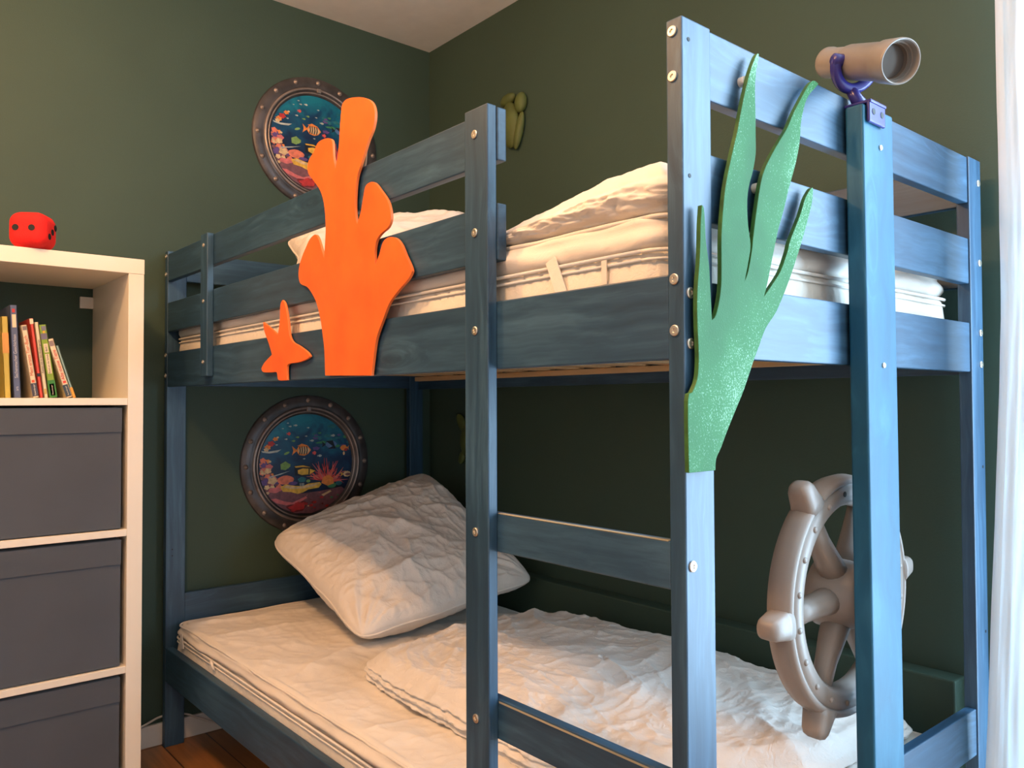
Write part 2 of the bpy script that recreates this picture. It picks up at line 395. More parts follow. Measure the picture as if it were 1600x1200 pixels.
for z in (.95, .62): add_hole(posts['nb'], (L, W-.014, z), (1, 0, 0))
for z in (.62, .6, .27): add_hole(posts['ff'], (T, 0.02, z), (1, 0, 0), .002)
for z in (1.5206, 1.3591, 1.1995, 0.8742, 0.5762): add_bolt(lp, (1.6552, -0.0182, z), (0, -1, 0))
for z in (1.530, 1.372, 1.200): add_bolt(bt, (0.403, -0.0182, z), (0, -1, 0), .006)
# slat bases (ledger strips and slats of bare pine)
for yy in (0.0205, W-.045):
    cbox('ledger', 0.035, L-.035, yy, yy+.0235, 1.1680, 1.1850, NATURAL, bed)
    cbox('ledger', 0.035, L-.035, yy+.004, yy+.0235, 0.2250, 0.2450, NATURAL, bed)
for i in range(15):
    x = 0.09 + i*0.131
    cbox('slat', x, x+.068, 0.022, W-.022, 1.1855, 1.1990, NATURAL, bed)
    if i % 2 == 0: cbox('slat', x, x+.068, 0.026, W-.026, 0.2455, 0.2590, NATURAL, bed)
# added bright blue plank carrying the telescope and the wheel
pk = link_mesh('mounting_plank', box_bm(-.015, .015, -.0510, .0510, -.775, .775), PLANK, bev=.004, seg=3)
pk.location = (2.0765, 0.4700, 0.7760); pk.rotation_euler = (0.0085, 0, 0)
place_in(pk, bed); pk['label'] = 'brighter sky blue plank added to the short end'
for z in (1.49, 1.14): add_bolt(bed, (2.0915, 0.468, z), (1, 0, 0), .0045).name = 'screw'

# ------------------------------------------------------------------ mattresses
def mattress(name, label, x0, x1, y0, y1, z0, z1, zs, ribs):
    root = thing(name, label, 'mattress', ((x0+x1)/2, (y0+y1)/2, z0))
    def loaf(nm, a0, a1, b0, b1, c0, c1, rad, mat, side=None, n=(420, 190), wr=0.003, seedz=0.0, bulge=0.004):
        bm = bmesh.new(); nx, ny = n
        cx, cy = (a0+a1)/2, (b0+b1)/2; hx, hy = (a1-a0)/2, (b1-b0)/2
        per = []
        def rr(t):  # rounded rectangle perimeter
            k = 2*(nx+ny); i = t % k
            if i < nx: return (-1+2*i/nx, -1)
            i -= nx
            if i < ny: return (1, -1+2*i/ny)
            i -= ny
            if i < nx: return (1-2*i/nx, 1)
            i -= nx; return (-1, 1-2*i/ny)
        cr = 0.045
        def soft(px, py):
            x, y = px*hx, py*hy
            qx, qy = max(0, abs(x)-(hx-cr)), max(0, abs(y)-(hy-cr))
            d = math.hypot(qx, qy)
            if d > cr: 
                x = math.copysign(hx-cr+qx*cr/d, x) if qx else x; y = math.copysign(hy-cr+qy*cr/d, y) if qy else y
            return x, y
        prof = []  # (inset, z)
        for i in range(7):
            a = PI/2*i/6; prof.append((rad*(1-math.sin(a)), c1-rad*(1-math.cos(a))))
        for i in range(1, 5): prof.append((-bulge*math.sin(PI*i/5), c1-rad-(c1-rad-c0)*i/5))
        prof.append((0.0, c0))
        K = 2*(nx+ny); rings = []
        for ins, z in prof:
            ring = []
            for t in range(K):
                px, py = rr(t); x, y = soft(px, py); l = 1
                sx, sy = x*(1-ins/hx), y*(1-ins/hy)
                s = t*(2*(a1-a0+b1-b0))/K
                w_ = wr*nz(s*7, z*30, seedz, 2)*0.9
                if side == 'ribs': w_ += 0.0035*(1-min(1, abs(((s+z*1.1+.012*nz(s*3, 0, 2, 1))*24) % 1-.5)*7))*-1+.0015
                nx_, ny_ = (0, math.copysign(1, y)) if abs(py) == 1 and abs(px) < 1 else (math.copysign(1, x), 0)
                ring.append(bm.verts.new((cx+sx+nx_*w_, cy+sy+ny_*w_, z + wr*1.2*nz(s*3, 1, seedz+3, 2)*(1 if z > c0+.001 else 0))))
            rings.append(ring)
        for r0, r1 in zip(rings, rings[1:]):
            for k in range(K): bm.faces.new((r0[k], r0[(k+1) % K], r1[(k+1) % K], r1[k]))
        # top grid
        gx, gy = nx, ny; grid = {}
        top = rings[0]
        for i in range(gx+1):
            for j in range(gy+1):
                px, py = -1+2*i/gx, -1+2*j/gy
                if i in (0, gx) or j in (0, gy):
                    if j == 0: v = top[i]
                    elif i == gx: v = top[nx+j]
                    elif j == gy: v = top[nx+ny+(gx-i)]
                    else: v = top[(2*nx+ny+(gy-j)) % K]
                else:
                    x, y = soft(px, py); x *= (1-rad/hx); y *= (1-rad/hy)
                    e = min(1, min(gx-i, i)/5, min(gy-j, j)/5)
                    h = e*wr*(1.0*nz((x+cx)*3, (y+cy)*9, seedz, 3)+1.5*folds(x, y, 1.15, seedz, .8))
                    v = bm.verts.new((cx+x, cy+y, c1+h))
                grid[i, j] = v
        for i in range(gx):
            for j in range(gy):
                try: bm.faces.new((grid[i, j], grid[i+1, j], grid[i+1, j+1], grid[i, j+1]))
                except ValueError: pass
        bm.faces.new(rings[-1][::-1])
        o = link_mesh(nm, bm, mat, None, smooth=True)
        off = Vector(root.location); o.parent = root; o.location = -off; return o
    core = loaf('mattress_core', x0, x1, y0, y1, z0, zs, 0.012, MATT, 'ribs', wr=0.0025)
    pp = bmesh.new()
    m = .04
    for zz, rr_ in ((zs-.004, .003), (zs-.016, .0022)):
        pts = []
        for (cx, cy, a) in ((x1-m, y0+m, -90), (x1-m, y1-m, 0), (x0+m, y1-m, 90), (x0+m, y0+m, 180)):
            for k in range(7):
                t = math.radians(a+15*k); pts.append((cx+math.cos(t)*(m+.0045), cy+math.sin(t)*(m+.0045), zz))
        pts.append(pts[0]); tube(pp, pts, rr_, 8)
    q = link_mesh('piping', pp, SHEET, smooth=True); q.parent = core
    topper = loaf('mattress_topper', x0+.004, x1-.004, y0-.001, y1, zs+.001, z1, 0.016, SHEET, None, wr=ribs, seedz=5.0, bulge=0.007)
    # raised welt that wanders along the topper's upper edge
    pp = bmesh.new(); pts = []
    for (cx, cy, a) in ((x1-m, y0+m, -90), (x1-m, y1-m, 0), (x0+m, y1-m, 90), (x0+m, y0+m, 180)):
        for k in range(7):
            t = math.radians(a+15*k); pts.append(Vector((cx+math.cos(t)*(m-.003), cy+math.sin(t)*(m-.003), z1-.0045)))
    pts.append(pts[0]); fine = []
    for a, b in zip(pts, pts[1:]):
        k = max(1, int((b-a).length/.015))
        for i in range(k):
            p = a+(b-a)*i/k; fine.append(p+Vector((.0025*nz(p.x*9, p.y*9, 1), .0035*nz(p.x*8, p.y*8, 4), .0025*nz(p.x*6, p.y*6, 7))))
    fine.append(fine[0]); tube(pp, fine, .0034, 8)
    q = link_mesh('piping', pp, SHEET, smooth=True); q.parent = topper
    return root, core, topper
m1, c1_, t1_ = mattress('mattress', 'white mattress and padded topper on the lower bunk', 0.032, 2.000, 0.030, 0.935, 0.2600, 0.3900, 0.352, 0.0065)
for xx, tilt in ((0.115, -.3),):
    s = link_mesh('strap', box_bm(-.011, .011, -.001, .001, -.026, .018), SHEET); s.rotation_euler = (0, tilt, 0); s.location = (xx, 0.0215, 0.352); place_in(s, m1)
tb = bmesh.new(); tube(tb, [(0, 0, 0), (.006, -.004, .003), (.016, -.006, .0), (.022, -.003, -.014), (.026, 0, -.02)], [.004, .005, .005, .003, .001], 8)
s = link_mesh('care_tab', tb, WHITE_TRIM, smooth=True); s.location = (.37, .0225, .347); place_in(s, m1)
m2, c2_, t2_ = mattress('mattress', 'white mattress and topper behind the guard rails of the upper bunk', 0.032, 2.010, 0.030, 0.935, 0.2600+.94, 1.340, 1.292, 0.009)
for xx, tilt in ((1.80, -.42),):
    s = link_mesh('strap', box_bm(-.011, .011, -.001, .001, -.060, .014), SHEET); s.rotation_euler = (0, tilt, 0); s.location = (xx, 0.0200, 1.287); place_in(s, m2)
s = link_mesh('care_tab', box_bm(-.005, .005, -.0006, .0006, -.022, .012), WHITE_TRIM); s.location = (1.905, .0205, 1.272); place_in(s, m2)

# ------------------------------------------------------------------ pillows
def pillow(name, label, c00, c10, c11, c01, thick, mat, n=110, seed=0.0, amp=1.0):
    """c.. are the four corners (world); bulges to both sides"""
    c = [Vector(p) for p in (c00, c10, c11, c01)]; ctr = sum(c, Vector())/4
    nrm = (c[2]-c[0]).cross(c[3]-c[1]).normalized()
    bm = bmesh.new(); sides = []
    for sgn in (1, -1):
        g = {}
        for i in range(n+1):
            for j in range(n+1):
                u, v = -1+2*i/n, -1+2*j/n
                # seams bow inwards between the corners
                cr_ = 1-0.075*(abs(u)*abs(v))**7
                uu = u*(1-0.055*(1-v*v)*u*u)*cr_; vv = v*(1-0.055*(1-u*u)*v*v)*cr_
                a, b = (uu+1)/2, (vv+1)/2
                p = c[0]*(1-a)*(1-b)+c[1]*a*(1-b)+c[2]*a*b+c[3]*(1-a)*b
                e = max(0, (1-u*u)*(1-v*v))
                h = thick/2*(e**0.47)*(1+.10*nz(u*1.2, v*1.2, seed, 2))
                ed = min(1, e*4)**.7
                X_, Y_ = u*.32, v*.32
                wv = 0.021*folds(X_, Y_, -0.78, seed+sgn, .85)*amp
                # gathers running in from each corner
                du, dv = 1-abs(u), 1-abs(v); rr_ = math.hypot(du, dv)
                th = math.atan2(dv, du+1e-6)
                ga = 0.0125*noise.noise(Vector((th*7+(u > 0)*10+(v > 0)*20, rr_*1.1, seed)))*math.exp(-(rr_/.75)**2)*min(1, rr_*6)
                # short puckers along the seam
                pk_ = 0.0065*(noise.noise(Vector((u*17, v*17, seed+3))))*math.exp(-min(du, dv)/.10)
                out_ = 0.014*noise.noise(Vector((u*2.2, v*2.2, seed+11)))*max(abs(u), abs(v))**6
                p = p + (p-ctr).normalized()*out_
                p = p + nrm*sgn*(h + ed*wv + (ga+pk_)*min(1, e*14) + 0.001)
                g[i, j] = bm.verts.new(p)
        for i in range(n):
            for j in range(n):
                bm.faces.new((g[i, j], g[i+1, j], g[i+1, j+1], g[i, j+1]) if sgn > 0 else (g[i, j+1], g[i+1, j+1], g[i+1, j], g[i, j]))
        sides.append(g)
    rim = [(i, 0) for i in range(n)]+[(n, j) for j in range(n)]+[(i, n) for i in range(n, 0, -1)]+[(0, j) for j in range(n, 0, -1)]
    for k in range(len(rim)):
        a, b = rim[k], rim[(k+1) % len(rim)]
        bm.faces.new((sides[1][a], sides[1][b], sides[0][b], sides[0][a]))
    for v in bm.verts: v.co -= ctr
    pip = bmesh.new(); tube(pip, [(sides[0][a].co+sides[1][a].co)/2 for a in rim]+[(sides[0][rim[0]].co+sides[1][rim[0]].co)/2], 0.0032, 8)
    o = link_mesh(name, bm, mat, smooth=True); o.location = ctr
    tag(o, label, 'pillow')
    link_mesh('piping', pip, mat, o, smooth=True)
    return o
pillow('pillow', 'large crumpled white pillow leaning in the corner of the lower bunk', (0.72, 0.300, 0.425), (0.735, 0.955, 0.500), (0.150, 0.905, 0.830), (0.095, 0.300, 0.630), 0.215, PILLOWM, seed=2.0, n=170)
pillow('pillow', 'white pillow propped up on the upper bunk behind the orange coral', (0.62, 0.17, 1.40), (0.98, 0.62, 1.40), (0.62, 0.80, 1.70), (0.33, 0.255, 1.590), 0.17, PILLOWM, seed=6.0, n=80)

# ------------------------------------------------------------------ duvets
def duvet(name, label, outline, z0, thick, mat, lobes=3, seed=0.0, amp=1.0, hfun=None, nper=640, nrad=120, fang=0.5):
    """folded duvet lying on a bed: a loaf over an outline, side rolled into fold layers"""
    o2 = spline(outline, 12); n = len(o2)
    # resample evenly
    d = [0]
    for i in range(n): d.append(d[-1]+math.hypot(o2[(i+1) % n][0]-o2[i][0], o2[(i+1) % n][1]-o2[i][1]))
    per = []
    for k in range(nper):
        t = d[-1]*k/nper; i = max(j for j in range(n) if d[j] <= t); f = (t-d[i])/max(1e-9, d[i+1]-d[i])
        a, b = o2[i], o2[(i+1) % n]; per.append((a[0]+(b[0]-a[0])*f, a[1]+(b[1]-a[1])*f))
    cx = sum(p[0] for p in per)/nper; cy = sum(p[1] for p in per)/nper
    def H_(x, y): return thick*(hfun(x, y) if hfun else 1)
    def wr(x, y):
        return amp*(0.0165*folds(x-cx, y-cy, fang, seed, 1.1)+0.017*nz(x*2.6, y*2.6, seed, 1))
    bm = bmesh.new(); rings = []
    R = 0.035
    for k in range(nrad):
        f = ((k+1)/nrad)**0.8; ring = []
        for (px, py) in per:
            x, y = cx+(px-cx)*f, cy+(py-cy)*f
            edge = math.hypot(px-x, py-y)
            fall = max(0.0, 1-edge/R); z = z0+H_(x, y)-R*.5*fall**2
            z += wr(x, y)*(1-.5*fall)
            ring.append(bm.verts.new((x, y, z)))
        rings.append(ring)
    c = bm.verts.new((cx, cy, z0+H_(cx, cy)))
    NS = 26
    for k in range(1, NS+1):
        t = k/NS; ring = []
        for i, (px, py) in enumerate(per):
            dx, dy = px-cx, py-cy; l = math.hypot(dx, dy)
            a, b = per[(i+1) % nper], per[i-1]
            nx_, ny_ = (a[1]-b[1]), -(a[0]-b[0]); q = math.hypot(nx_, ny_) or 1; nx_, ny_ = nx_/q, ny_/q
            if nx_*dx+ny_*dy < 0: nx_, ny_ = -nx_, -ny_
            s = d[-1]*i/nper
            lob = abs(math.sin(PI*lobes*(t+0.05*nz(s*5, 2, seed))))**.7
            out = 0.018*lob*(1-.2*t)+0.008*math.sin(PI*t)+0.0055*nz(s*22, t*5, seed, 3)+0.004*(ridge(s*40, t*6, seed)-.5)
            zt = z0+H_(px, py)-R*.5+wr(px, py)*.5*(1-t)
            ring.append(bm.verts.new((px+nx_*out*min(1, t*4), py+ny_*out*min(1, t*4), zt+(z0-zt)*t)))
        rings.append(ring)
    for r0, r1 in zip(rings, rings[1:]):
        for i in range(nper): bm.faces.new((r0[i], r0[(i+1) % nper], r1[(i+1) % nper], r1[i]))
    for i in range(nper): bm.faces.new((c, rings[0][(i+1) % nper], rings[0][i]))
    bm.faces.new(rings[-1])
    for v in bm.verts: v.co -= Vector((cx, cy, z0))
    o = link_mesh(name, bm, mat, smooth=True); o.location = (cx, cy, z0)
    return tag(o, label, 'duvet')
duvet('duvet', 'folded white quilted duvet spread over the lower bunk', [(0.89, 0.27), (0.93, 0.225), (1.12, 0.205), (1.40, 0.200), (1.62, 0.20), (1.74, 0.29), (1.85, 0.44), (1.93, 0.56), (1.93, 0.78), (1.88, 0.90), (1.50, 0.915), (1.00, 0.905), (0.86, 0.84), (0.84, 0.60), (0.87, 0.40)],
      0.394, 0.062, QUILT, lobes=3, seed=1.0, fang=-0.45, hfun=lambda x, y: 1.0+0.18*math.exp(-((x-1.15)/.25)**2-((y-.5)/.25)**2)-0.15*max(0, min(1, (x-1.5)/.4)))
def uh(x, y):
    h = 1.0+1.05*max(0, min(1, (x-1.62)/.34))*math.exp(-((y-.12)/.25)**2)
    return h+1.3*math.exp(-((x-1.12)/.16)**2-((y-.42)/.14)**2)
duvet('duvet', 'rolled up cream duvet on the upper bunk, nearest the foot end', [(0.98, 0.08), (1.4, 0.050), (1.75, 0.046), (1.965, 0.046), (1.99, 0.10), (1.99, 0.42), (1.95, 0.60), (1.5, 0.62), (1.08, 0.60), (0.96, 0.45), (0.95, 0.2)],
      1.343, 0.036, SHEET, lobes=1.0, seed=12.0, amp=0.50, hfun=uh, fang=0.1)

# ------------------------------------------------------------------ cut-out decorations (outlines traced on their own plane in metres)

SEA = [(-0.0083, 0.9953), (-0.0092, 1.0837), (-0.0005, 1.0946), (0.0096, 1.1106), (0.0130, 1.1315), (0.0128, 1.1531), (0.0115, 1.1747), (0.0109, 1.2011), (0.0123, 1.2278), (0.0162, 1.2556), (0.0183, 1.2801), (0.0196, 1.3070), (0.0226, 1.3318), (0.0270, 1.3284), (0.0293, 1.3084), (0.0307, 1.2865), (0.0366, 1.2578), (0.0388, 1.2302), (0.0407, 1.2033), (0.0418, 1.1871), (0.0495, 1.1933), (0.0567, 1.2103), (0.0618, 1.2323), (0.0631, 1.2607), (0.0637, 1.2991), (0.0692, 1.3416), (0.0757, 1.3713), (0.0893, 1.4103), (0.1010, 1.4409), (0.1088, 1.4659), (0.1191, 1.4969), (0.1324, 1.5300), (0.1456, 1.5539), (0.1519, 1.5616), (0.1550, 1.5592), (0.1478, 1.5341), (0.1447, 1.5094), (0.1453, 1.4804), (0.1450, 1.4451), (0.1446, 1.4213), (0.1375, 1.3962), (0.1269, 1.3716), (0.1230, 1.3476), (0.1249, 1.3193), (0.1300, 1.2940), (0.1250, 1.2726), (0.1156, 1.2449), (0.1237, 1.2586), (0.1329, 1.2882), (0.1357, 1.3034), (0.1468, 1.3513), (0.1607, 1.3952), (0.1852, 1.4293), (0.2075, 1.4548), (0.2247, 1.4741), (0.2393, 1.4959), (0.2602, 1.5224), (0.2846, 1.5512), (0.3001, 1.5622), (0.3141, 1.5607), (0.3028, 1.5510), (0.2842, 1.5349), (0.2719, 1.5157), (0.2624, 1.4889), (0.2588, 1.4627), (0.2476, 1.4296), (0.2284, 1.3890), (0.2137, 1.3554), (0.1994, 1.3261), (0.1921, 1.3075), (0.1793, 1.2724), (0.1692, 1.2447), (0.1610, 1.2272), (0.1811, 1.2450), (0.2035, 1.2669), (0.2216, 1.2962), (0.2296, 1.3137), (0.2563, 1.3526), (0.2716, 1.3804), (0.2870, 1.3971), (0.2931, 1.4001), (0.2942, 1.3936), (0.2894, 1.3737), (0.2736, 1.3401), (0.2552, 1.3058), (0.2403, 1.2800), (0.2197, 1.2467), (0.1913, 1.2082), (0.1643, 1.1834), (0.1483, 1.1590), (0.1325, 1.1350), (0.1119, 1.1003), (0.0920, 1.0724), (0.0726, 1.0452), (0.0583, 1.0234), (0.0479, 1.0099), (0.0463, 0.9954)]
pts = [(2.0720, a, b) for a, b in spline(SEA, 3)]
sw = cutout('seaweed_cutout', pts, (-.0065, 0, 0), GREEN, GREEN_EDGE)
tag(sw, 'green painted seaweed board with four pointed blades on the corner post', 'decoration')
for yy, zz in ((.132, 1.5200), (.1620, 1.3790)):
    bm = bmesh.new(); lathe(bm, [(0, .007), (.0082, .007), (.0082, 0)], (2.0570, yy, zz), (1, 0, 0), 16); link_mesh('spacer', bm, WHITE_TRIM, sw)
CORAL = [(1.1207, 1.1422), (1.1170, 1.1948), (1.1086, 1.2309), (1.0972, 1.2674), (1.0800, 1.3010), (1.0594, 1.3233), (1.0350, 1.3414), (1.0030, 1.3521), (0.9919, 1.3681), (0.9931, 1.3890), (1.0076, 1.4118), (1.0301, 1.4334), (1.0483, 1.4472), (1.0705, 1.4528), (1.0836, 1.4458), (1.0966, 1.4272), (1.1139, 1.3949), (1.1197, 1.4331), (1.1216, 1.4672), (1.1165, 1.5027), (1.1066, 1.5288), (1.0916, 1.5493), (1.0651, 1.5725), (1.0417, 1.5919), (1.0353, 1.6076), (1.0415, 1.6241), (1.0648, 1.6364), (1.0831, 1.6513), (1.1100, 1.6533), (1.1358, 1.6488), (1.1502, 1.6396), (1.1537, 1.6217), (1.1566, 1.6005), (1.1646, 1.5765), (1.1735, 1.5966), (1.1804, 1.6253), (1.1845, 1.6579), (1.1899, 1.6901), (1.1954, 1.7054), (1.2158, 1.7101), (1.2555, 1.7020), (1.2875, 1.6910), (1.3124, 1.6763), (1.3246, 1.6586), (1.3258, 1.6393), (1.3173, 1.6195), (1.3001, 1.6017), (1.2846, 1.5800), (1.2686, 1.5579), (1.2557, 1.5381), (1.2493, 1.5102), (1.2480, 1.4779), (1.2520, 1.4544), (1.2572, 1.4438), (1.2720, 1.4669), (1.2814, 1.4940), (1.2902, 1.5134), (1.3095, 1.5175), (1.3271, 1.5119), (1.3486, 1.4931), (1.3720, 1.4698), (1.3824, 1.4495), (1.3846, 1.4308), (1.3743, 1.4174), (1.3486, 1.4093), (1.3319, 1.3983), (1.3247, 1.3782), (1.3269, 1.3516), (1.3415, 1.3683), (1.3557, 1.3909), (1.3757, 1.3976), (1.4016, 1.3926), (1.4209, 1.3774), (1.4365, 1.3547), (1.4549, 1.3286), (1.4538, 1.3184), (1.4395, 1.3070), (1.4113, 1.2929), (1.3788, 1.2719), (1.3557, 1.2424), (1.3318, 1.2086), (1.3214, 1.1736), (1.3127, 1.1367)]
pts = [(a, -.0105, b) for a, b in spline(CORAL, 4)]
co = cutout('coral_cutout', pts, (0, .0060, 0), ORANGE, ORANGE_EDGE)
tag(co, 'large orange branching coral board fixed over the guard rails', 'decoration')
STAR = [(0.8812, 1.1381), (0.9284, 1.1370), (0.9265, 1.1623), (0.9350, 1.1739), (0.9900, 1.1761), (1.0273, 1.1810), (1.0454, 1.1865), (1.0316, 1.1971), (0.9898, 1.2138), (0.9567, 1.2245), (0.9397, 1.2424), (0.9327, 1.2727), (0.9172, 1.3128), (0.9011, 1.3264), (0.8899, 1.3154), (0.8862, 1.2765), (0.8768, 1.2460), (0.8404, 1.2624), (0.8081, 1.2760), (0.7913, 1.2832), (0.7973, 1.2608), (0.8247, 1.2278), (0.8430, 1.2006), (0.7979, 1.1824), (0.7808, 1.1692), (0.7924, 1.1597), (0.8412, 1.1576), (0.8703, 1.1566)]
pts = [(a, -.0085, b) for a, b in spline(STAR, 4)]
st = cutout('coral_cutout', pts, (0, .0060, 0), ORANGE, ORANGE_EDGE)
tag(st, 'small orange spiky coral board low on the side rail', 'decoration')


# ------------------------------------------------------------------ ship's wheel
def ships_wheel():
    c = Vector((2.030, 0.486, 0.760))
    root = thing('ship_wheel', 'taupe plastic toy ship wheel mounted behind the bright blue plank', 'toy wheel', c)
    bm = bmesh.new()
    prof = [(-.043, .176), (-.046, .186), (-.041, .196), (-.026, .2005), (-.012, .1985), (-.004, .1955), (0, .1905), (-.001, .1865), (-.0055, .1850), (-.0055, .1835), (-.0015, .1820), (-.0005, .1610), (-.003, .1555), (-.010, .1520), (-.014, .1490), (-.024, .1480), (-.036, .150), (-.043, .158), (-.043, .176)]
    lathe(bm, prof, (0, 0, 0), (1, 0, 0), 96)
    link_mesh('rim', bm, TAUPE, root, smooth=True)
    for k in range(6):
        a = math.radians(5+60*k); d = Vector((0, math.cos(a), math.sin(a))); t = Vector((0, -math.sin(a), math.cos(a)))
        # handle knob: rounded lug, broad through the wheel's depth
        bm = bmesh.new()
        M = Matrix((Vector((1, 0, 0)), t, d)).transposed().to_4x4()
        rings = []
        for q, (r, sx, st) in enumerate([(.188, .024, .026), (.200, .022, .0225), (.212, .021, .0195), (.224, .0195, .0172), (.2320, .016, .0135), (.2355, .009, .0075)]):
            ring = []
            for i in range(20):
                b = 2*PI*i/20; cx_ = math.copysign(abs(math.cos(b))**.5, math.cos(b))*sx; cy_ = math.copysign(abs(math.sin(b))**.8, math.sin(b))*st
                ring.append(bm.verts.new(Vector((-.0205, 0, 0))+Vector((1, 0, 0))*cx_+t*cy_+d*r))
            rings.append(ring)
        for r0, r1 in zip(rings, rings[1:]):
            for i in range(20): bm.faces.new((r0[i], r0[(i+1) % 20], r1[(i+1) % 20], r1[i]))
        bm.faces.new(rings[-1]); bm.faces.new(rings[0][::-1])
        link_mesh('handle', bm, TAUPE, root, smooth=True)
        bm = bmesh.new()
        rings = []
        for r, x, wx, wt in ((.030, -.020, .026, .024), (.075, -.024, .022, .021), (.115, -.026, .017, .019), (.158, -.026, .015, .020)):
            rings.append([bm.verts.new(Vector((x, 0, 0))+Vector((1, 0, 0))*math.cos(2*PI*i/16)*wx+t*math.sin(2*PI*i/16)*wt+d*r) for i in range(16)])
        for r0, r1 in zip(rings, rings[1:]):
            for i in range(16): bm.faces.new((r0[i], r0[(i+1) % 16], r1[(i+1) % 16], r1[i]))
        bm.faces.new(rings[-1]); bm.faces.new(rings[0][::-1])
        link_mesh('spoke', bm, TAUPE, root, smooth=True)
    bm = bmesh.new(); lathe(bm, [(-.062, 0), (-.062, .050), (-.057, .058), (-.040, .060), (-.010, .057), (.014, .050), (.024, .046), (.028, .040), (.028, 0)], (0, 0, 0), (1, 0, 0), 48)
    hub = link_mesh('hub', bm, TAUPE, root, smooth=True); md = hub.modifiers.new('e', 'EDGE_SPLIT'); md.split_angle = .9
    bm = bmesh.new(); lathe(bm, [(.022, 0), (.022, .011), (.0305, .011), (.0305, 0)], (0, 0, 0), (1, 0, 0), 20); link_mesh('axle', bm, METAL, root, smooth=False)
    for k in range(20):
        a = math.radians(9+18*k); p = (-.001, .1720*math.cos(a), .1720*math.sin(a))
        bm = bmesh.new()
        if k % 10 == 5 or k == 14 and False:
            lathe(bm, [(0, .0046), (.0009, .0046), (.0009, 0)], p, (1, 0, 0), 16); link_mesh('screw_hole', bm, BLACK, root)
        else:
            lathe(bm, [(0, .0052), (.0016, .0048), (.003, .0032), (.0036, 0)], p, (1, 0, 0), 16); link_mesh('rivet', bm, TAUPE, root, smooth=True)
ships_wheel()

# ------------------------------------------------------------------ telescope
def telescope():
    near = Vector((2.1685, 0.3724, 1.5751+.004)); far = Vector((2.0113, 0.4549, 1.6512)); ax = (near-far); Ln = ax.length; ax.normalize()
    root = thing('toy_telescope', 'tan plastic toy telescope on an indigo bracket above the blue plank', 'toy telescope', (2.0760, 0.4470, 1.5510))
    def rel(v): return Vector(v)-root.location
    o = rel(far)
    bm = bmesh.new()
    lathe(bm, [(0.003, .0190), (0.000, .0225), (0.003, .0248), (0.010, .0248), (.017, .0232), (.060, .0240), (.062, .0262), (.068, .0272), (Ln*.78, .0285), (Ln*.81, .0312), (Ln-.005, .0328), (Ln-.001, .0324), (Ln, .0312), (Ln-.001, .0296), (Ln-.012, .0285), (Ln-.012, .0262), (Ln-.020, .0260), (Ln-.020, .0245)], o, ax, 64)
    b = link_mesh('tube', bm, TAN, root, smooth=True); md = b.modifiers.new('e', 'EDGE_SPLIT'); md.split_angle = .8
    bm = bmesh.new(); lathe(bm, [(Ln-.020, .0247), (Ln-.030, .0240), (Ln-.030, .0215)], o, ax, 48); link_mesh('inner_ring', bm, TAN_IN, root, smooth=True)
    bm = bmesh.new(); lathe(bm, [(Ln-.0265, .0235), (Ln-.026, 0)], o, ax, 48); link_mesh('lens', bm, LENS, root, smooth=True)
    bm = bmesh.new(); lathe(bm, [(0.006, .0210), (0.005, 0)], o, ax, 32); link_mesh('eyepiece', bm, TAN_IN, root, smooth=True)
    # C-shaped yoke holding the tube on both sides
    side = ax.cross(Vector((0, 0, 1))).normalized(); up = side.cross(ax).normalized()
    mid = rel(far+ax*Ln*.42)
    pts = []; rad = []
    for k in range(17):
        a = PI*1.02*k/16-.03
        pts.append(mid+side*math.cos(a)*.0350-up*math.sin(a)*.0400); rad.append(.0088 if 0 < k < 16 else .0080)
    bm = bmesh.new(); tube(bm, pts, rad, 14); link_mesh('yoke', bm, PURPLE, root, smooth=True)
    for s in (1, -1):
        bm = bmesh.new(); lathe(bm, [(.022, 0), (.022, .010), (.040, .010), (.0425, .007), (.0425, 0)], mid, side*s, 20)
        link_mesh('pivot', bm, PURPLE, root, smooth=True)
    bm = bmesh.new(); tube(bm, [mid-up*.0400, (mid-up*.0440)*.5+Vector((0, -.004, .004)), (0, -.006, .003)], [.0085, .0095, .012], 16); link_mesh('stem', bm, PURPLE, root, smooth=True)
    bm = box_bm(-.024, .0245, -.027, .027, .0005, .006); link_mesh('base_plate', bm, PURPLE, root, bev=.002)
    bm = box_bm(.0165, .0225, -.027, .027, -.030, .006); p = link_mesh('front_flange', bm, PURPLE, root, bev=.0025, seg=3)
    for yy in (-.014, .014):
        bm = bmesh.new(); lathe(bm, [(0, .0052), (.0006, .0052), (.0006, 0)], (.0225, yy, -.012), (1, 0, 0), 18); link_mesh('screw_hole', bm, BLACK, p)
telescope()

